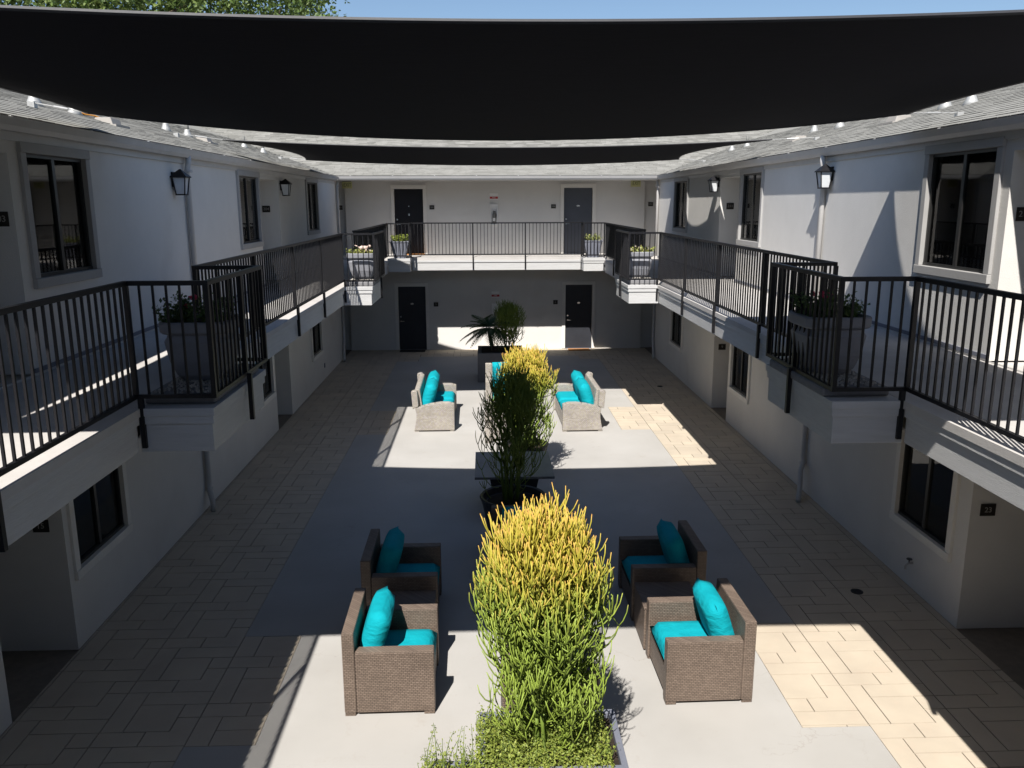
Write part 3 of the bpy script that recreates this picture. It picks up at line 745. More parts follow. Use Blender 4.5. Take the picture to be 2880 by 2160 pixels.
# ---------------------------------------------------------------- furniture
def cushion_mesh(w_, d_, h_, nx=10, ny=10, p=2.6, pinch=0.0):
    """puffy rectangular cushion centred at origin: w_ along x, d_ along y, thickness h_"""
    mb = MB()
    def prof(a): return max(0.0, 1 - abs(a) ** p) ** (1 / 2.2)
    top, botm = [], []
    for side in (1, -1):
        for j in range(ny + 1):
            for i in range(nx + 1):
                a, b = -1 + 2 * i / nx, -1 + 2 * j / ny
                k = prof(a) * prof(b)
                px = a * (1 - pinch * (1 - abs(b)) ** 0 * abs(b) ** 4 * 0.0)
                z = side * h_ / 2 * (0.28 + 0.72 * k) if abs(a) < 1 and abs(b) < 1 else 0
                mb.v.append((px * w_ / 2, b * d_ / 2, z))
    n = (nx + 1) * (ny + 1)
    for sidx in (0, 1):
        for j in range(ny):
            for i in range(nx):
                a = sidx * n + j * (nx + 1) + i; q = (a, a + 1, a + nx + 2, a + nx + 1)
                mb.f.append(q if sidx == 0 else q[::-1])
    # welded rim
    import bmesh
    me = mb.mesh('cushion', False); bm = bmesh.new(); bm.from_mesh(me); bmesh.ops.remove_doubles(bm, verts=bm.verts, dist=0.0005); bmesh.ops.recalc_face_normals(bm, faces=bm.faces); bm.to_mesh(me); bm.free()
    return me
def put(o, loc, rot=(0, 0, 0)):
    o.location = loc; o.rotation_euler = rot; return o

def armchair(label, loc, rot, W=0.96, D=0.86, mat='wicker_brown', group=None, arms=True):
    t = thing('wicker_armchair', label, 'armchair', loc, rot, group)
    wm = M[mat]; h, hb, at, bt = 0.66, 0.86, 0.125, 0.115
    b = MB(); b.hexa([(-D / 2, -W / 2, 0.03), (-D / 2 + bt, -W / 2, 0.03), (-D / 2 + bt, W / 2, 0.03), (-D / 2, W / 2, 0.03), (-D / 2 - 0.0, -W / 2, hb), (-D / 2 + bt, -W / 2, hb), (-D / 2 + bt, W / 2, hb), (-D / 2 - 0.0, W / 2, hb)])
    obj('backrest', b, wm, t, bevel=0.012)
    for sg in (-1, 1):
        a = MB(); y0, y1 = sorted((sg * W / 2, sg * (W / 2 - at))); a.box(-D / 2 + bt + 0.001, D / 2, y0, y1, 0.03, h)
        obj('armrest', a, wm, t, bevel=0.012)
    s = MB(); s.box(-D / 2 + bt + 0.001, D / 2 - 0.02, -W / 2 + at + 0.001, W / 2 - at - 0.001, 0.06, 0.31); obj('seat_base', s, wm, t)
    for sx in (-1, 1):
        for sy in (-1, 1):
            f = MB(); cx, cy = sx * (D / 2 - 0.055), sy * (W / 2 - 0.06); f.box(cx - 0.05, cx + 0.05, cy - 0.055, cy + 0.055, 0, 0.0295); obj('foot', f, wm, t)
    sw = W - 2 * at - 0.02
    sq = link('seat_cushion', cushion_mesh(D - bt - 0.02, sw, 0.17, p=10), M['cushion'], t, smooth=True); put(sq, ((bt) / 2 + 0.0, 0, 0.395)); 
    bc = link('back_cushion', cushion_mesh(0.56, min(sw + 0.0, 0.66), 0.24, p=5.0), M['cushion'], t, smooth=True); put(bc, (-D / 2 + bt + 0.16, 0, 0.68), (0, R(-72), 0))
    return t
gA = 'wicker armchairs of the near seating group'
armchair('brown wicker armchair with turquoise cushions, sunlit, in front on the left', (-0.955, 7.57, 0), R(0.8), group=gA)
armchair('brown wicker armchair with turquoise cushions, sunlit, in front on the right', (2.13, 7.64, 0), R(181.0), group=gA)
armchair('shaded brown wicker armchair behind the sunlit left armchair, teal cushions', (-1.01, 9.18, 0), R(0.5), group=gA)
armchair('shaded brown wicker armchair behind the sunlit right armchair, teal cushions', (2.09, 9.30, 0), R(180.5), group=gA)
armchair('shaded armchair in front of the round black pot, its teal back cushion facing the camera', (0.42, 10.02, 0), R(-90), W=0.74, D=0.78, group=gA)
armchair('brown wicker armchair turned away from the camera behind the nearest orange-tipped bush', (0.53, 6.78, 0), R(90), W=0.84, D=0.80, group=gA)

def loveseat(label, loc, rot, W=2.03, seats=2, D=0.86, cat='loveseat', name='wicker_loveseat', group=None):
    t = thing(name, label, cat, loc, rot, group); wm = M['wicker_grey']; at, bt = 0.15, 0.10
    # side profile in x-z: front at +D/2
    f_, b_ = D / 2, -D / 2
    arc = [(f_ + 0.0, 0.03), (f_ + 0.0, 0.60), (f_ - 0.12, 0.635), (f_ - 0.30, 0.635), (f_ - 0.50, 0.605), (f_ - 0.68, 0.56), (b_ + 0.03, 0.52), (b_ + 0.055, 0.40), (b_ + 0.05, 0.28), (b_ + 0.025, 0.14), (b_ + 0.0, 0.03)]
    for sg in (-1, 1):
        a = MB(); y0, y1 = sorted((sg * W / 2, sg * (W / 2 - at))); a.prism(arc, 'y', y0, y1); obj('armrest', a, wm, t, bevel=0.01)
    bk_ = MB(); y0, y1 = -W / 2 + 0.03, W / 2 - 0.03
    bk_.prism([(b_ + 0.12, 0.06), (b_ + 0.23, 0.06), (b_ + 0.13, 0.88), (b_ + 0.09, 0.90), (b_ + 0.01, 0.88)][::1], 'y', -W / 2 + at + 0.002, W / 2 - at - 0.002)
    obj('backrest', bk_, wm, t, bevel=0.01)
    for ya, yb in ((-W / 2, -W / 2 + at), (W / 2 - at, W / 2)):
        bt_ = MB(); bt_.prism([(b_ - 0.02, 0.50), (b_ + 0.10, 0.56), (b_ + 0.08, 0.88), (b_ + 0.04, 0.905), (b_ - 0.05, 0.88)], 'y', ya, yb); obj('back_post', bt_, wm, t, bevel=0.01)
    s = MB(); s.box(b_ + 0.24, f_ - 0.03, -W / 2 + at + 0.001, W / 2 - at - 0.001, 0.06, 0.33); obj('seat_base', s, wm, t)
    for sx in (-1, 1):
        for sy in (-1, 1):
            q = MB(); cx, cy = sx * (D / 2 - 0.05), sy * (W / 2 - 0.075); q.box(cx - 0.045, cx + 0.045, cy - 0.06, cy + 0.06, 0, 0.0295); obj('foot', q, wm, t)
    sw = (W - 2 * at - 0.02) / seats
    for k in range(seats):
        y = -W / 2 + at + 0.01 + sw * (k + 0.5)
        c = link('seat_cushion', cushion_mesh(D - 0.24, sw - 0.005, 0.16, p=10), M['cushion'], t, smooth=True); put(c, (0.10, y, 0.41))
        c = link('back_cushion', cushion_mesh(0.60, sw * 0.98, 0.28, p=4.0), M['cushion'], t, smooth=True); put(c, (b_ + 0.31, y, 0.70), (0, R(-73), 0))
    return t
gL = 'grey wicker loveseats facing each other'
loveseat('grey mottled wicker loveseat with turquoise cushions on the left, facing right', (-1.13, 18.17, 0), R(0.6), group=gL)
loveseat('grey mottled wicker loveseat with turquoise cushions on the right, facing left', (2.03, 18.04, 0), R(181.0), group=gL)
loveseat('grey wicker armchair with turquoise cushion facing the camera behind the middle bush', (0.44, 19.85, 0), R(-90), W=0.92, seats=1, cat='armchair', name='wicker_armchair')
loveseat('grey wicker armchair turned away from the camera, hidden behind the middle bush', (0.42, 16.65, 0), R(90), W=0.92, seats=1, cat='armchair', name='wicker_armchair')

def side_table(label, loc, sx=0.62, sy=0.56, h=0.52):
    t = thing('side_table', label, 'side table', loc, 0, 'wicker side tables')
    b = MB(); b.box(-sx / 2, sx / 2, -sy / 2, sy / 2, 0.02, h - 0.03); obj('base', b, M['wicker_brown'], t, bevel=0.01)
    p = MB(); p.box(-sx / 2 - 0.008, sx / 2 + 0.008, -sy / 2 - 0.008, sy / 2 + 0.008, h - 0.0295, h); obj('tabletop', p, M['wicker_brown'], t, bevel=0.008)
    return t
side_table('square brown wicker side table between the two left armchairs', (-0.90, 8.36, 0))
side_table('square brown wicker side table between the two right armchairs', (1.99, 8.45, 0), sy=0.6)

t = thing('fire_table', 'low black table with grey top behind the nearest bush', 'table', (0.65, 8.36, 0))
b = MB(); b.box(-0.50, 0.50, -0.34, 0.34, 0.0, 0.33); obj('base', b, M['pot_black'], t, bevel=0.01)
b = MB(); b.box(-0.55, 0.55, -0.40, 0.40, 0.3305, 0.385); b.box(-0.2, 0.2, -0.12, 0.12, 0.3855, 0.40); obj('tabletop', b, M['stone_top'], t, bevel=0.006)
t = thing('coffee_table', 'low grey wicker coffee table between the two grey loveseats', 'table', (0.45, 18.1, 0))
b = MB(); b.box(-0.48, 0.48, -0.3, 0.3, 0.0, 0.36); obj('base', b, M['wicker_grey'], t, bevel=0.01)
b = MB(); b.box(-0.5, 0.5, -0.32, 0.32, 0.3605, 0.40); obj('tabletop', b, M['stone_top'], t)
t = thing('slab_table', 'square dark stone table on a tapered black pedestal beside the middle bush', 'table', (0.42, 12.58, 0))
b = MB(); b.taper(0, 0.05, 0.0, 0.695, 0.27, 0.30, 0.40, 0.40); obj('pedestal', b, M['pot_black'], t, bevel=0.01)
b = MB(); b.box(-0.61, 0.60, -0.66, 0.66, 0.6955, 0.735); obj('tabletop', b, M['stone_top'], t, bevel=0.004)

# ---------------------------------------------------------------- plants
def smooth(a, b, x):
    k = max(0.0, min(1.0, (x - a) / (b - a))); return k * k * (3 - 2 * k)
def lerp3(a, b, k): return tuple(p + (q - p) * k for p, q in zip(a, b))
GREEN0, GREEN1, YEL, ORG = (0.120, 0.175, 0.030), (0.240, 0.320, 0.050), (0.46, 0.385, 0.050), (0.58, 0.27, 0.075)
def pencil_bush(label, loc, seed, H, spread, stems, levels, seg, r0, rtip, hot0, hot1, group, low=0.5, green=1.0, tipkids=(2, 4), whorl=(1, 2, 2, 3)):
    t = thing('pencil_bush', label, 'shrub', loc, 0, group)
    rr = random.Random(seed); st, tw = MB(), MB(); cnt = [0]; UP = Vector((0, 0, 1))
    def env(z, an):
        f = max(0.0, min(1.0, z / H))
        return spread * (0.62 + 0.38 * math.sin(math.pi * min(1.0, 0.05 + 0.80 * f))) * (1 + 0.20 * math.sin(3 * an + seed) + 0.14 * math.sin(5 * an - seed))
    def top(p):
        an = math.atan2(p.y, p.x); q = math.hypot(p.x, p.y) / spread
        return H * (1.0 - 0.30 * q * q + 0.07 * math.sin(4 * an + 2 * seed) + rr.uniform(-0.10, 0.02))
    def colour(z, k, end):
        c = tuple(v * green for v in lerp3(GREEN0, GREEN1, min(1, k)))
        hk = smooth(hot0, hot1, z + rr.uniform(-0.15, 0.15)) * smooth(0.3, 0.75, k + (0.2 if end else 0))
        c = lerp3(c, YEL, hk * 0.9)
        if end: c = lerp3(c, ORG, hk * rr.uniform(0.2, 0.9))
        v = rr.uniform(0.85, 1.15); return tuple(x * v for x in c)
    def stick(p, d0, d1, L, ra, rb, k, last, mb):
        m = p + d0 * (L * 0.42); e = m + d1 * (L * 0.58)
        q1 = p * 0.49 + m * 0.42 + e * 0.09; q2 = p * 0.09 + m * 0.42 + e * 0.49
        re = rb * (0.7 if last else 1.0)
        n = 7 if mb is st else 4
        mb.tube([p, q1, q2, e], [ra, ra * 0.95, rb, re], n, [colour(p.z, k, False), colour(q1.z, k, False), colour(q2.z, k + 0.1, False), colour(e.z, k + 0.2, last)])
        cnt[0] += 1; return e
    def grow(p, axis, lv, L):
        """one joint: stick along axis, then a whorl of up-curving sticks"""
        k = lv / levels; r = max(rtip * 1.1, r0 * (0.72 ** lv)); rn = max(rtip, r0 * (0.72 ** (lv + 1)))
        an = math.atan2(p.y, p.x); rad = math.hypot(p.x, p.y); over = rad / max(0.05, env(p.z, an)) - 1
        inward = Vector((-p.x, -p.y, 0)) * (0.9 if over > 0 else 0.0)
        d1 = (axis * 0.6 + UP * 0.95 + inward + Vector((rr.uniform(-.16, .16), rr.uniform(-.16, .16), 0))).normalized()
        ln = L * rr.uniform(0.75, 1.25)
        last = lv >= levels - 1 or p.z + ln * 0.5 > top(p)
        e = stick(p, axis, d1, ln, r, rn, k, last, st if lv < 2 else tw)
        if last: return
        n = rr.choice(whorl) if lv < levels - 2 else rr.randint(*tipkids)
        o1 = d1.orthogonal().normalized(); o2 = d1.cross(o1); ph = rr.uniform(0, 6.28)
        for i in range(n):
            a = ph + 6.283 * i / n + rr.uniform(-.35, .35); sp = rr.uniform(0.4, 0.95)
            nd = (d1 + (o1 * math.cos(a) + o2 * math.sin(a)) * sp).normalized()
            grow(e, nd, lv + 1, seg[min(lv + 1, len(seg) - 1)])
        if rr.random() < low and lv < levels - 2:
            a = rr.uniform(0, 6.28); f = rr.uniform(0.3, 0.9)
            grow(p.lerp(e, f), Vector((math.cos(a), math.sin(a), rr.uniform(-0.1, 0.6))).normalized(), max(lv + 2, levels - 3), seg[-1] * 1.15)
    for i in range(stems):
        a = 6.283 * i / stems + rr.uniform(-.4, .4); q = spread * rr.uniform(0.04, 0.38)
        lean = rr.uniform(0.05, 0.4)
        grow(Vector((math.cos(a) * q, math.sin(a) * q, 0.0)), Vector((math.cos(a) * lean, math.sin(a) * lean, 1)).normalized(), 0, seg[0])
    for i in range(int(low * 130)):
        a = rr.uniform(0, 6.28); q = spread * rr.uniform(0.05, 0.7); z = rr.uniform(0.0, 0.62) ** 1.15 * H
        grow(Vector((math.cos(a) * q, math.sin(a) * q, z)), Vector((math.cos(a), math.sin(a), rr.uniform(-0.2, 1.2))).normalized(), levels - rr.choice((2, 3)), seg[-1] * rr.uniform(0.9, 1.5))
    for i in range(10):   # long strays
        a = rr.uniform(0, 6.28); z = rr.uniform(0.15, 0.8) * H; q = spread * 0.6
        grow(Vector((math.cos(a) * q, math.sin(a) * q, z)), Vector((math.cos(a), math.sin(a), rr.uniform(-0.1, 0.5))).normalized(), levels - 3, seg[-1] * 1.9)
    tag(obj('stem', st, M['sticks'], t, smooth=True), kind='stuff')
    tag(obj('twigs', tw, M['sticks'], t, smooth=True), kind='stuff')
    print('bush', cnt[0])
gB = 'pencil bushes down the middle of the courtyard'
pencil_bush('large sunlit pencil bush with yellow and orange tips, nearest the camera', (0.42, 5.66, 0.66), 5, 1.95, 0.40, 12, 8, [0.36, 0.28, 0.26, 0.25, 0.23, 0.22, 0.21, 0.20], 0.020, 0.0052, 1.15, 1.75, gB, low=1.0)
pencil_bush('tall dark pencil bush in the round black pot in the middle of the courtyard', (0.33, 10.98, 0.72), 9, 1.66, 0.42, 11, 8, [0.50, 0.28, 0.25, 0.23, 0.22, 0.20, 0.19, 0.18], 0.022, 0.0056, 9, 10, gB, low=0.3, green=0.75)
pencil_bush('sunlit pencil bush with yellow top behind the square stone table', (0.68, 14.2, 0.52), 21, 1.62, 0.50, 11, 8, [0.36, 0.28, 0.25, 0.23, 0.22, 0.20, 0.19, 0.18], 0.020, 0.0062, 1.0, 1.5, gB, low=0.6)
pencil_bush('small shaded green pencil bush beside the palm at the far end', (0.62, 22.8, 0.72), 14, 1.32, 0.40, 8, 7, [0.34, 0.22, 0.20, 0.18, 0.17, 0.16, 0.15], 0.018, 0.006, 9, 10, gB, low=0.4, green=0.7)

def leaf_cloud(mb, rr, pts, size, flat=0.0):
    for p in pts:
        s = size * rr.uniform(0.6, 1.3)
        n = Vector((rr.gauss(0, 1), rr.gauss(0, 1), rr.gauss(0, 1) + flat)).normalized(); a = n.orthogonal().normalized(); b = n.cross(a)
        an = rr.uniform(0, 6.28); u = a * math.cos(an) + b * math.sin(an); v = n.cross(u)
        i = len(mb.v); p = Vector(p)
        mb.v += [tuple(p - u * s), tuple(p - v * s * 0.55 + n * s * 0.15), tuple(p + u * s), tuple(p + v * s * 0.55 + n * s * 0.15)]
        mb.f.append((i, i + 1, i + 2, i + 3))
def trailing_jade(label, loc, seed, nsprig, w_, d_, hmin, hmax, cat='shrub', extra=1500):
    t = thing('jade_plant', label, cat, loc); rr = random.Random(seed); st, lf = MB(), MB()
    for k in range(nsprig):
        x, y = rr.uniform(-w_, w_), rr.uniform(-d_, d_); h = rr.uniform(hmin, hmax); lx, ly = rr.uniform(-.08, .08), rr.uniform(-.06, .06)
        pts = [(x + lx * f * f, y + ly * f * f, h * f) for f in (0, .35, .7, 1)]
        st.tube(pts, [0.005, 0.004, 0.003, 0.002], 4)
        for j in range(int(h / 0.018)):
            f = (j + 1) / (h / 0.018); q = (x + lx * f * f, y + ly * f * f, h * f); an = j * 2.4
            leaf_cloud(lf, rr, [(q[0] + math.cos(an) * 0.016, q[1] + math.sin(an) * 0.016, q[2])], 0.011, 0.4)
    leaf_cloud(lf, rr, [(rr.uniform(-w_, w_) * 1.02, rr.uniform(-d_, d_) * 1.02, abs(rr.gauss(0, 0.06))) for _ in range(extra)], 0.014, 0.6)
    tag(obj('stem', st, M['bark_green'], t), kind='stuff'); tag(obj('leaves', lf, M['jade'], t), kind='stuff')
    return t
def planter_box(label, cx, cy, hx, hy, h, mat, taper_=0.0, wall=0.05, group=None, name='planter'):
    t = thing(name, label, 'planter', (cx, cy, 0), 0, group)
    b = MB(); bx_, by_ = hx - taper_, hy - taper_
    o = [(-bx_, -by_), (bx_, -by_), (bx_, by_), (-bx_, by_)]; T = [(-hx, -hy), (hx, -hy), (hx, hy), (-hx, hy)]; I = [(-hx + wall, -hy + wall), (hx - wall, -hy + wall), (hx - wall, hy - wall), (-hx + wall, hy - wall)]
    i = 0
    b.v += [(x, y, 0) for x, y in o] + [(x, y, h) for x, y in T] + [(x, y, h) for x, y in I] + [(x, y, h - 0.10) for x, y in I]
    for k in range(4):
        q = (k + 1) % 4; b.f += [(k, q, 4 + q, 4 + k), (4 + k, 4 + q, 8 + q, 8 + k), (8 + k, 8 + q, 12 + q, 12 + k)]
    b.f += [(3, 2, 1, 0), (12, 13, 14, 15)]
    obj('shell', b, mat, t, bevel=0.006)
    s = MB(); s.box(-hx + wall + 0.002, hx - wall - 0.002, -hy + wall + 0.002, hy - wall - 0.002, h - 0.098, h - 0.05); obj('soil', s, M['soil'], t)
    return t
planter_box('large slate blue planter at the bottom edge under the nearest bush', 0.47, 5.67, 0.55, 0.37, 0.72, M['pot_slate'], 0.06)
trailing_jade('trailing bright green jade plant filling the nearest planter', (0.40, 5.62, 0.70), 4, 80, 0.50, 0.32, 0.06, 0.22, extra=6500)
planter_box('smaller slate planter at the bottom edge left of the nearest bush', -0.26, 5.38, 0.19, 0.22, 0.60, M['pot_slate'], 0.03)
trailing_jade('upright jade sprigs at the bottom edge left of the nearest bush', (-0.27, 5.42, 0.56), 6, 40, 0.24, 0.18, 0.12, 0.40, extra=1500)

t = thing('round_pot', 'round black pot holding the tall middle bush', 'pot', (0.36, 10.98, 0))
b = MB(); b.lathe(0, 0, [(0.30, 0), (0.36, 0.3), (0.43, 0.66), (0.455, 0.74), (0.47, 0.775), (0.455, 0.79), (0.42, 0.78), (0.40, 0.70), (0.02, 0.69)], 32); obj('shell', b, M['pot_black'], t, smooth=False)
b = MB(); b.lathe(0, 0, [(0.395, 0.692), (0.30, 0.715), (0.02, 0.725)], 20); obj('soil', b, M['soil'], t)
t2 = thing('round_pot', 'low round black pot behind the square stone table', 'pot', (0.68, 14.2, 0))
b = MB(); b.lathe(0, 0, [(0.26, 0), (0.32, 0.25), (0.40, 0.52), (0.42, 0.58), (0.38, 0.58), (0.36, 0.52), (0.02, 0.51)], 32); obj('shell', b, M['pot_black'], t2)
b = MB(); b.lathe(0, 0, [(0.355, 0.512), (0.28, 0.53), (0.02, 0.54)], 20); obj('soil', b, M['soil'], t2)
planter_box('big square grey planter with the palm at the far end of the courtyard', 0.40, 22.78, 0.63, 0.63, 0.80, M['pot_concrete'], 0.0, 0.11)

def palm():
    t = thing('palm', 'small dark green feather palm in the square planter by the far wall', 'palm', (0.14, 22.9, 0.72)); rr = random.Random(8)
    tr = MB(); tr.tube([(0.05, 0, -0.02), (0.02, 0, 0.2), (-0.03, 0, 0.45), (-0.05, 0, 0.66)], [0.065, 0.06, 0.055, 0.05], 10); obj('trunk', tr, M['bark'], t, smooth=True)
    for k in range(34):
        an = 6.283 * k / 34 * 2.6; el = rr.uniform(-0.1, 1.25); L = rr.uniform(0.62, 0.92); f = MB()
        d = Vector((math.cos(an), math.sin(an), 0)); p0 = Vector((-0.05, 0, 0.64)); pts = []
        for j in range(9):
            s = j / 8; pts.append(p0 + d * (L * s * math.cos(el * (1 - 0.7 * s))) + Vector((0, 0, L * (s * math.sin(el) - 0.75 * s * s * (0.55 + 0.3 * math.cos(el))))))
        f.tube(pts, [0.009 * (1 - 0.8 * j / 8) for j in range(9)], 4)
        for j in range(1, 8):
            for q in range(2):
                s = (j + q * 0.5) / 8.0; P = pts[j].lerp(pts[min(8, j + 1)], q * 0.5); tg = (pts[min(8, j + 1)] - pts[j - 1]).normalized(); sd = tg.cross(Vector((0, 0, 1))).normalized()
                for sg in (-1, 1):
                    ll = 0.26 * math.sin(math.pi * min(1, s * 0.9 + 0.12)); e = P + (sd * sg * 0.75 + tg * 0.6 + Vector((0, 0, -0.28))).normalized() * ll; w2 = tg * 0.017
                    i = len(f.v); mid = P.lerp(e, 0.5) + Vector((0, 0, 0.02)); f.v += [tuple(P - w2), tuple(P + w2), tuple(mid + w2), tuple(e), tuple(mid - w2)]; f.f.append((i, i + 1, i + 2, i + 3, i + 4))
        obj('frond', f, M['palm_leaf'], t)
palm()

# pots in the balcony bays
POTG = 'rounded square pots in the balcony bays'
def bay_pot(label, cx, cy, z):
    t = thing('balcony_pot', label, 'pot', (cx, cy, z + 0.12), 0, POTG)
    b = MB(); b.lathe(0, 0, [(0.17, 0.0), (0.215, 0.05), (0.262, 0.18), (0.285, 0.33), (0.29, 0.36), (0.268, 0.40), (0.262, 0.425), (0.30, 0.44), (0.315, 0.455), (0.32, 0.53), (0.31, 0.545), (0.275, 0.545), (0.265, 0.49), (0.01, 0.485)], 40, sq=5.5)
    obj('shell', b, M['pot'], t, smooth=False, bevel=0.0)
    s = MB(); s.lathe(0, 0, [(0.262, 0.487), (0.2, 0.51), (0.01, 0.515)], 16, sq=5.5); obj('soil', s, M['soil'], t)
    return t
def gravel_tray(label, cx, cy, hx, hy, z):
    t = thing('gravel_tray', label, 'tray', (cx, cy, z), 0, 'gravel trays under the balcony pots'); b = MB()
    b.box(-hx, hx, -hy, hy, 0.002, 0.085); obj('basin', b, M['tray'], t, bevel=0.02)
    rr = random.Random(int(cx * 100)); gmb = MB()
    for k in range(420):
        x, y = rr.uniform(-hx + .05, hx - .05), rr.uniform(-hy + .05, hy - .05); r = rr.uniform(0.008, 0.016); z_ = 0.088 + rr.uniform(0, 0.015)
        gmb.hexa([(x - r, y - r * .8, z_ - r), (x + r, y - r, z_ - r), (x + r * .8, y + r, z_ - r), (x - r, y + r, z_ - r), (x - r * .6, y - r * .5, z_ + r * .6), (x + r * .5, y - r * .6, z_ + r * .7), (x + r * .5, y + r * .5, z_ + r * .6), (x - r * .5, y + r * .6, z_ + r * .5)])
    tag(link('gravel', gmb.mesh('gravel', False), M['gravel'], t), kind='stuff')
def bedding(label, cx, cy, z, seed, leaf, flower=None, nf=0, r=0.25, h=0.22, n=900, cat='plant', fsize=0.022, lsize=0.022):
    t = thing('bedding_plant', label, cat, (cx, cy, z)); rr = random.Random(seed); st, lf = MB(), MB(); tips = []
    for k in range(46):
        x, y = rr.uniform(-r, r), rr.uniform(-r, r); hh = h * rr.uniform(0.4, 1.0); ex, ey = x * 1.25 + rr.uniform(-.05, .05), y * 1.25 + rr.uniform(-.05, .05)
        st.tube([(x * 0.8, y * 0.8, -0.02), ((x + ex) / 2, (y + ey) / 2, hh * 0.6), (ex, ey, hh)], [0.004, 0.003, 0.002], 4); tips.append((ex, ey, hh))
        leaf_cloud(lf, rr, [(x + (ex - x) * f + rr.gauss(0, .025), y + (ey - y) * f + rr.gauss(0, .025), hh * f + rr.gauss(0, .015)) for f in [rr.uniform(0.1, 1.05) for _ in range(n // 46)]], lsize, 0.3)
    tag(obj('stem', st, M['bark_green'], t), kind='stuff'); tag(obj('leaves', lf, leaf, t), kind='stuff')
    if flower:
        for q in rr.sample(tips, min(nf, len(tips))):
            fm = MB(); leaf_cloud(fm, rr, [(q[0] + rr.gauss(0, .012), q[1] + rr.gauss(0, .012), q[2] + 0.02 + rr.gauss(0, .01)) for _ in range(9)], fsize, 0.5)
            tag(obj('flower', fm, flower, t), kind='stuff')
    return t
for (cx, cy, side, pos, dz) in ((-2.62, 7.68, 'left', 'near', 0), (3.25, 7.70, 'right', 'near', 0), (-2.62, 18.02, 'left', 'far', 0.01), (3.31, 18.06, 'right', 'far', 0.01)):
    gravel_tray(f'low stone tray of pale gravel under the {pos} pot on the {side} balcony', cx, cy, 0.30, 0.70 if pos == 'near' else 0.6, ZW)
    shade = 'shaded dark' if pos == 'near' else 'pale sunlit'
    bay_pot(f'{shade} grey rounded square pot in the {pos} bay of the {side} railing', cx, cy, ZW + dz - 0.02)
zz = ZW + 0.10 + 0.50
bedding('feathery green plant with a pink bloom in the near left balcony pot', -2.62, 7.68, zz, 1, M['pot_leaf'], M['pink'], 2, h=0.27, n=1500, fsize=0.035)
bedding('reddish and green bushy plant with pink blooms in the near right balcony pot', 3.25, 7.70, zz, 2, M['pot_leaf'], M['pink'], 4, h=0.24, n=1500, fsize=0.03)
bedding('yellow-green and orange succulents in the far left balcony pot', -2.62, 18.02, zz + 0.01, 3, M['succulent'], M['cream_flower'], 3, h=0.13, n=900, lsize=0.03)
bedding('yellow-green succulents with white blooms in the far right balcony pot', 3.31, 18.06, zz + 0.01, 4, M['succulent'], M['cream_flower'], 9, h=0.14, n=900, lsize=0.03)
# figurine on the far left pot
t = thing('figurine', 'small pink and white animal figurine standing among the far left succulents', 'figurine', (-2.56, 17.86, zz + 0.10))
b = MB(); b.tube([(-0.10, 0, 0.06), (-0.05, 0, 0.07), (0.02, 0, 0.065), (0.07, 0, 0.07)], [0.028, 0.04, 0.042, 0.03], 10); b.tube([(0.07, 0, 0.075), (0.10, 0, 0.10), (0.14, 0, 0.10)], [0.02, 0.035, 0.018], 10); b.tube([(-0.10, 0, 0.065), (-0.15, 0, 0.10), (-0.2, 0, 0.12)], [0.015, 0.01, 0.006], 8)
for x in (-0.07, 0.04):
    for y in (-0.02, 0.02): b.tube([(x, y, 0.05), (x, y, -0.02)], 0.012, 8)
obj('body', b, M['figurine'], t, smooth=True)
# tall tapered planters at the far railing
for (x, lab) in ((-2.58, 'left'), (3.28, 'right')):
    t = thing('tapered_planter', f'tall slate blue tapered planter at the {lab} end of the far railing', 'planter', (x, 25.52, 3.165), 0, 'tapered planters on the far balcony')
    b = MB(); b.taper(0, 0, 0.0, 0.47, 0.17, 0.15, 0.275, 0.2); b.taper(0, 0, 0.4705, 0.505, 0.295, 0.215, 0.295, 0.215); obj('shell', b, M['pot_slate'], t, bevel=0.005)
    for k in range(5):
        f = -0.8 + 0.4 * k; rb = MB(); rb.hexa([(0.17 * f - .012, -0.165, 0.01), (0.17 * f + .012, -0.165, 0.01), (0.17 * f + .012, -0.149, 0.01), (0.17 * f - .012, -0.149, 0.01), (0.275 * f - .014, -0.213, 0.46), (0.275 * f + .014, -0.213, 0.46), (0.275 * f + .014, -0.199, 0.46), (0.275 * f - .014, -0.199, 0.46)]); obj('shadow_stripe_rib', rb, M['pot_slate'], t)  # raised strips added to imitate the balusters' shadow stripes on the planter
    bedding(('bushy yellow-green plant' if x < 0 else 'sparse pale succulents') + f' in the tapered planter at the {lab} end of the far railing', x, 25.52, 3.165 + 0.505, 20 + (x > 0), M['jade'] if x < 0 else M['succulent'], None, 0, r=0.19, h=0.2, n=600 if x < 0 else 260, lsize=0.03)

# ---------------------------------------------------------------- fittings on the walls
def lantern(label, s, xw, y, z):
    t = thing('wall_lantern', label, 'wall lamp', (xw, y, z), 0 if s > 0 else math.pi, 'black wall lanterns')
    b = MB(); b.box(0.001, 0.025, -0.06, 0.06, -0.06, 0.15); b.bar((0.02, 0, 0.12), (0.10, 0, 0.17), 0.025, 0.025); obj('bracket', b, M['black_metal'], t)
    c = MB(); c.taper(0.115, 0, 0.085, 0.165, 0.115, 0.115, 0.035, 0.035); c.taper(0.115, 0, 0.166, 0.19, 0.03, 0.03, 0.012, 0.012); c.box(0.0, 0.23, -0.115, 0.115, 0.07, 0.0845); obj('cap', c, M['black_metal'], t)
    f = MB()
    for sx in (-1, 1):
        for sy in (-1, 1): f.bar((0.115 + sx * 0.062, sy * 0.062, -0.16), (0.115 + sx * 0.092, sy * 0.092, 0.07), 0.014, 0.014)
    f.box(0.045, 0.185, -0.07, 0.07, -0.178, -0.16); obj('frame', f, M['black_metal'], t)
    g_ = MB(); g_.taper(0.115, 0, -0.158, 0.068, 0.055, 0.055, 0.083, 0.083); obj('glass', g_, M['lamp_glass'], t)
    return t
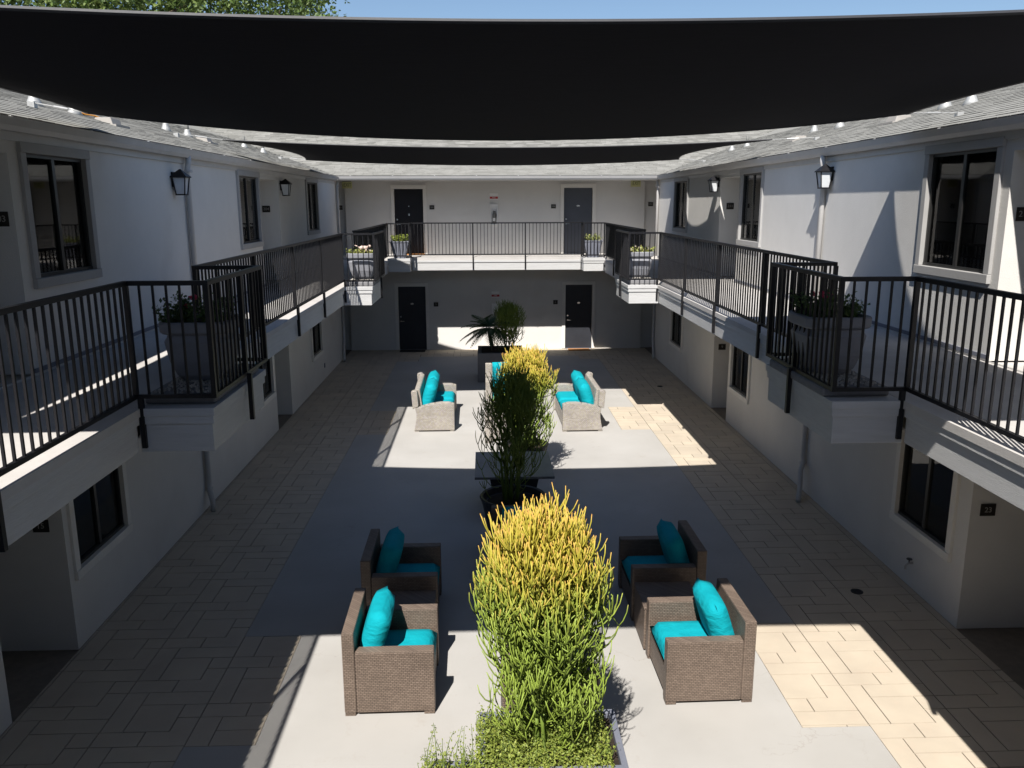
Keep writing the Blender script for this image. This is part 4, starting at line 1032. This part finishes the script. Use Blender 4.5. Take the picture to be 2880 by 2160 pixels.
lantern('black wall lantern by the downspout on the left upper wall', 1, XL, 12.47, 5.08)
lantern('small black wall lantern beyond the number plate on the left upper wall', 1, XL, 18.95, 5.13)
lantern('black wall lantern by the downspout on the right upper wall', -1, XR, 12.98, 5.16)
lantern('small black wall lantern beyond the number plate on the right upper wall', -1, XR, 19.3, 5.19)

def plate(label, num, x, y, z, w_=0.17, h_=0.14, tsize=0.085):
    t = thing('number_plate', label, 'number plate', (x, y, z), 0, 'apartment number plates', world=False)
    b = MB(); b.box(-w_ / 2, w_ / 2, -0.012, -0.001, -h_ / 2, h_ / 2); obj('board', b, M['plate'], t, bevel=0.003)
    text('lettering', num, tsize, M['pale_text'], t, facing_cam((0, -0.0135, 0.0)))
plate('dark number plate 204 in the recess past the second left upper window', '204', -4.79, 18.738, 4.67)
plate('dark number plate at the left picture edge beside the large upper window', '203', -4.64, 8.238, 4.64)
plate('dark number plate 211 in the recess past the right upper window', '211', 5.58, 19.098, 4.70)
plate('dark number plate at the right picture edge beside the large upper window', '212', 5.53, 8.498, 4.65)
plate('brown number plate 23 in the near right ground-floor recess', '23', 5.54, 8.498, 1.44)
plate('small brown number plate in the far right ground-floor recess', '9', 5.54, 19.018, 1.47)
plate('black number plate in the near left ground-floor recess', '15', -4.73, 8.408, 1.45)
plate('number plate 205 right of the black upper door', '205', -1.70, YF, 4.66, 0.155, 0.13, 0.075)
plate('number plate 206 left of the grey upper door', '206', 2.23, YF, 4.68, 0.155, 0.13, 0.075)
plate('number plate at the far upper right corner by the downspout', '207', 5.42, YF + 0.12, 4.74, 0.16, 0.13, 0.075)
plate('number plate at the far upper left corner by the downspout', '202', -4.66, YF + 0.12, 4.66, 0.14, 0.14, 0.07)
plate('number plate right of the left ground-floor door', '5', -1.64, YF, 1.52, 0.15, 0.14, 0.08)
plate('pale number plate left of the right ground-floor door', '6', 2.32, YF, 1.57, 0.15, 0.14, 0.08)

def exit_sign(label, x, y, z):
    t = thing('exit_sign', label, 'exit sign', (x, y, z), 0, 'EXIT signs under the far eave')
    b = MB(); b.box(-0.16, 0.16, -0.03, -0.001, -0.105, 0.105); obj('housing', b, M['exit_face'], t, bevel=0.006)
    text('lettering', '‹EXIT', 0.155, M['exit_text'], t, facing_cam((0.0, -0.032, 0.0)) @ Matrix.Diagonal((0.75, 1.1, 1, 1)))
    h = MB(); h.box(-0.13, 0.13, -0.025, -0.005, 0.1055, 0.14); obj('mount', h, M['dark_frame'], t)
exit_sign('pale yellow EXIT sign at the left end of the far upper wall', -4.35, YF - 0.27, 5.36)
exit_sign('pale yellow EXIT sign at the right end of the far upper wall', 4.84, YF - 0.27, 5.39)

def extinguisher(label, x, z, lab2, zs):
    t = thing('extinguisher_cabinet', label, 'fire extinguisher', (x, YF, z), 0, 'fire extinguisher cabinets')
    b = MB(); w_, h_, f_ = 0.125, 0.33, 0.028
    b.box(-w_, -w_ + f_, -0.05, -0.001, -h_, h_); b.box(w_ - f_, w_, -0.05, -0.001, -h_, h_); b.box(-w_ + f_, w_ - f_, -0.05, -0.001, h_ - 0.06, h_); b.box(-w_ + f_, w_ - f_, -0.05, -0.001, -h_, -h_ + f_); b.box(-w_ + f_, w_ - f_, -0.006, -0.002, -h_ + f_, h_ - 0.06)
    obj('cabinet', b, M['white'], t)
    c = MB(); c.lathe(0, -0.045, [(0.05, -0.26), (0.055, -0.24), (0.055, 0.02), (0.03, 0.06), (0.02, 0.1)], 14); obj('cylinder', c, M['pipe_dark'], t); l_ = MB(); l_.box(-0.035, 0.035, -0.102, -0.0995, -0.2, -0.1); obj('tag', l_, M['white'], t)
    n = MB(); n.bar((-0.04, -0.06, 0.12), (0.05, -0.06, 0.10), 0.02, 0.02); n.tube([(0.04, -0.06, 0.1), (0.07, -0.06, 0.0), (0.05, -0.06, -0.12)], 0.008, 6); obj('nozzle', n, M['black_metal'], t)
    t2 = thing('fire_sign', lab2, 'sign', (x, YF, zs), 0, 'fire extinguisher signs'); p = MB(); p.box(-0.13, 0.13, -0.008, -0.001, -0.1, 0.1); obj('board', p, M['white'], t2)
    r = MB(); r.box(-0.13, 0.13, -0.012, -0.0085, -0.075, -0.005); obj('red_band', r, M['red'], t2)
    text('lettering', 'FIRE', 0.06, M['white'], t2, facing_cam((0, -0.014, -0.04)))
extinguisher('white fire extinguisher cabinet on the far upper wall', 0.30, 4.42, 'red and white fire sign above the upper extinguisher cabinet', 5.0)
extinguisher('white fire extinguisher cabinet on the far ground-floor wall behind the palm', 0.33, 1.21, 'red and white fire sign above the palm on the ground-floor wall', 1.84)

def downspout(label, pts, r=0.042):
    t = thing('downspout', label, 'downspout', pts[-1], 0, 'painted downspouts', world=True)
    b = MB(); b.tube(pts, r, 10); obj('pipe', b, M['gutter'], t, smooth=True)
    for a in pts[1:-1][:1]:
        c = MB(); c.tube([(a[0], a[1], a[2] - 0.1), (a[0], a[1], a[2] - 0.14)], r + 0.008, 10); obj('collar', c, M['gutter'], t)
X_ = lambda s, xw, d: xw + s * d
for s, xw, nm, ym in ((1, XL, 'left', 12.92), (-1, XR, 'right', 13.15)):
    downspout(f'grey downspout on the {nm} upper wall between the windows', [(X_(s, xw, 0.09), ym, 5.48), (X_(s, xw, 0.09), ym, 5.38), (X_(s, xw, 0.055), ym, 5.25), (X_(s, xw, 0.055), ym, ZW + 0.01)])
    downspout(f'grey downspout at the far end of the {nm} upper wall', [(X_(s, xw, 0.09), YE - 0.12, 5.52), (X_(s, xw, 0.09), YE - 0.12, 5.42), (X_(s, xw, 0.055), YE - 0.12, 5.3), (X_(s, xw, 0.055), YE - 0.12, ZW + 0.02)])
    downspout(f'grey downspout with kicked foot at the far end of the {nm} ground-floor wall', [(X_(s, xw, 0.05), YE - 0.12, 2.78), (X_(s, xw, 0.05), YE - 0.12, 0.55), (X_(s, xw, 0.05), YE - 0.2, 0.35), (X_(s, xw, 0.10), YE - 0.5, 0.12), (X_(s, xw, 0.10), YE - 0.55, 0.005)])
downspout('grey downspout on the left ground-floor wall below the near balcony bay', [(XL + 0.055, 12.75, 2.78), (XL + 0.055, 12.75, 0.45), (XL + 0.055, 12.72, 0.35), (XL + 0.14, 12.6, 0.16), (XL + 0.14, 12.6, 0.005)])
downspout('grey downspout with elbow on the right ground-floor wall below the near balcony bay', [(XR - 0.055, 13.15, 2.78), (XR - 0.055, 13.15, 0.62), (XR - 0.06, 13.1, 0.52), (XR - 0.16, 12.95, 0.44), (XR - 0.17, 12.9, 0.15), (XR - 0.3, 12.6, 0.03)])

def mat_(label, x, y, z, m, sx=0.36, sy=0.2):
    t = MB(); t.box(x - sx, x + sx, y - sy, y + sy, z + 0.003, z + 0.018); tag(obj('doormat', t, m, bevel=0.004), label, 'doormat', 'doormats')
mat_('orange coir doormat in front of the right ground-floor door', 3.10, YF - 0.25, 0.0, M['mat'])
mat_('dark doormat in front of the left ground-floor door', -2.43, YF - 0.25, 0.0, M['mat_dark'], 0.42)
mat_('orange coir doormat in front of the black upper door', -2.35, YF - 0.26, 3.165, M['mat'], 0.4)
for (x, y, lab) in ((4.62, 9.45, 'near'), (4.62, 21.4, 'far')):
    t = MB(); t.tube([(x, y, 0.001), (x, y, 0.008)], 0.075, 20)
    for k in range(5): t.box(x - 0.05, x + 0.05, y - 0.045 + k * 0.022, y - 0.037 + k * 0.022, 0.0085, 0.0115)
    tag(obj('drain_cover', t, M['pot_black']), f'small round dark drain cover in the {lab} right tile paving', 'drain cover', 'drain covers')
t = thing('hose_tap', 'small wall tap on the right ground-floor wall near the corner', 'tap', (XR, 9.55, 0.33))
b = MB(); b.tube([(0, 0, 0), (-0.06, 0, 0), (-0.09, 0, -0.03), (-0.09, 0, -0.08)], 0.014, 8); obj('spout', b, M['galv'], t)
b = MB(); b.tube([(-0.05, 0, 0.01), (-0.05, 0, 0.05)], 0.008, 8); b.tube([(-0.05, 0, 0.05), (-0.05, 0, 0.06)], 0.035, 10); obj('handwheel', b, M['pot_black'], t)
t = MB(); t.box(XL + 0.001, XL + 0.02, 22.75, 22.83, 0.33, 0.45); tag(obj('outlet_box', t, M['pot_slate']), 'small grey outlet box low on the far left ground-floor wall', 'outlet')

# roof fittings
def roof_z(s, d, y): return (5.585 if s > 0 else 5.61) + SLOPE * d
def vent_pipe(side, s, d, y, k):
    ex = XL + 0.075 if s > 0 else XR - 0.075; x = ex - s * d; z = roof_z(s, d, y)
    t = thing('vent_pipe', k, 'vent pipe', (x, y, z), 0, 'roof vent pipes')
    c = MB(); c.lathe(0, 0, [(0.13, -0.04), (0.075, 0.05), (0.05, 0.12), (0.048, 0.14)], 14); obj('flashing', c, M['galv'], t, smooth=True)
    p = MB(); p.tube([(0, 0, 0.08), (0, 0, 0.30)], 0.04, 12); obj('pipe', p, M['pipe_dark'], t, smooth=True)
def box_vent(s, d, y, lab):
    ex = XL + 0.075 if s > 0 else XR - 0.075; x = ex - s * d; z = roof_z(s, d, y)
    t = thing('roof_vent', lab, 'roof vent', (x, y, z), 0, 'low roof vents')
    b = MB(); b.hexa([(-0.15, -0.17, -0.05), (0.15, -0.17, -0.05), (0.15, 0.17, -0.05), (-0.15, 0.17, -0.05), (-0.11, -0.15, 0.07), (0.11, -0.15, 0.07), (0.11, 0.15, 0.07), (-0.11, 0.15, 0.07)]); obj('hood', b, M['strap'], t, bevel=0.01)
    f = MB(); f.box(-0.22, 0.22, -0.24, 0.24, -0.06, -0.031) ; obj('flange', f, M['strap'], t)
VP = [('left', 1, 1.32, 11.3, 'vent pipe nearest on the left roof under the sail edge'), ('left', 1, 1.27, 12.25, 'second vent pipe on the left roof beside the orange strap'), ('left', 1, 1.87, 17.3, 'third vent pipe on the left roof'), ('left', 1, 1.66, 17.9, 'fourth vent pipe on the left roof next to a low vent'), ('left', 1, 2.1, 23.6, 'fifth vent pipe along the left roof'), ('left', 1, 1.8, 24.4, 'farthest vent pipe on the left roof'),
      ('right', -1, 1.52, 11.9, 'vent pipe nearest on the right roof'), ('right', -1, 1.62, 12.75, 'second vent pipe on the right roof'), ('right', -1, 1.99, 17.4, 'third vent pipe on the right roof'), ('right', -1, 2.2, 19.3, 'fourth vent pipe on the right roof'), ('right', -1, 2.2, 24.2, 'fifth vent pipe on the right roof'), ('right', -1, 2.0, 25.0, 'farthest vent pipe on the right roof')]
for a in VP: vent_pipe(*a)
box_vent(1, 1.04, 12.75, 'low box vent on the near left roof'); box_vent(1, 1.5, 18.4, 'low box vent halfway along the left roof'); box_vent(-1, 1.3, 13.5, 'low box vent on the near right roof'); box_vent(-1, 1.48, 18.3, 'low box vent halfway along the right roof')
b = MB(); xs = XL + 0.075
for k in range(5): b.bar((xs - 1.45 + 0.09 * k, 12.35 + 0.10 * k, roof_z(1, 1.45 - 0.09 * k, 0) + 0.03 + 0.02 * (k % 2)), (xs - 1.36 + 0.09 * k, 12.45 + 0.10 * k, roof_z(1, 1.36 - 0.09 * k, 0) + 0.03 + 0.02 * ((k + 1) % 2)), 0.06, 0.012)
tag(obj('roof_strap', b, M['orange']), 'loose orange strap lying on the near left roof beside a vent pipe', 'strap')

# ---------------------------------------------------------------- trees behind the left wing
def tree(label, x, y, h, cr, cz, seed, n, size):
    t = thing('tree', label, 'tree', (x, y, 0), 0, 'trees behind the left wing'); rr = random.Random(seed); tr, lf = MB(), MB()
    tr.tube([(0, 0, 0), (0.1, 0.1, h * 0.35), (0.0, 0.2, h * 0.6), (0.1, 0, h * 0.85)], [0.28, 0.22, 0.15, 0.05], 9)
    for k in range(14):
        an = k * 2.4; z = h * rr.uniform(0.4, 0.75); e = (math.cos(an) * cr * 0.7, math.sin(an) * cr * 0.7, z + cr * 0.45); tr.tube([(0, 0.1, z), (e[0] * 0.5, e[1] * 0.5, z + cr * 0.3), e], [0.09, 0.05, 0.015], 6)
    for k in range(n):
        a, b = rr.uniform(0, 6.283), rr.uniform(-1, 1); q = rr.uniform(0.35, 1.0) ** 0.5; rad = cr * (1 + 0.22 * math.sin(3 * a + seed) + 0.15 * math.sin(5 * b + 2 * a))
        c = Vector((math.cos(a) * math.sqrt(1 - b * b) * rad * q, math.sin(a) * math.sqrt(1 - b * b) * rad * q, cz + b * rad * q * 0.95))
        cl = rr.uniform(0.22, 0.5)
        leaf_cloud(lf, rr, [c + Vector((rr.gauss(0, cl), rr.gauss(0, cl), rr.gauss(0, cl * 0.7))) for _ in range(16)], size, 0.2)
    obj('trunk', tr, M['bark'], t, smooth=True); tag(link('crown', lf.mesh('crown', False), M['tree_leaf'], t), kind='stuff')
tree('broad leafy green tree at the top left corner above the shade sail', -21.0, 38.0, 15.5, 4.2, 13.6, 1, 1500, 0.11)
tree('leafy green tree right of the corner tree above the shade sail', -14.2, 37.0, 15.5, 3.6, 13.9, 2, 1300, 0.11)
tree('lighter airy tree rightmost above the shade sail', -9.0, 38.0, 15.0, 2.9, 14.1, 3, 650, 0.10)
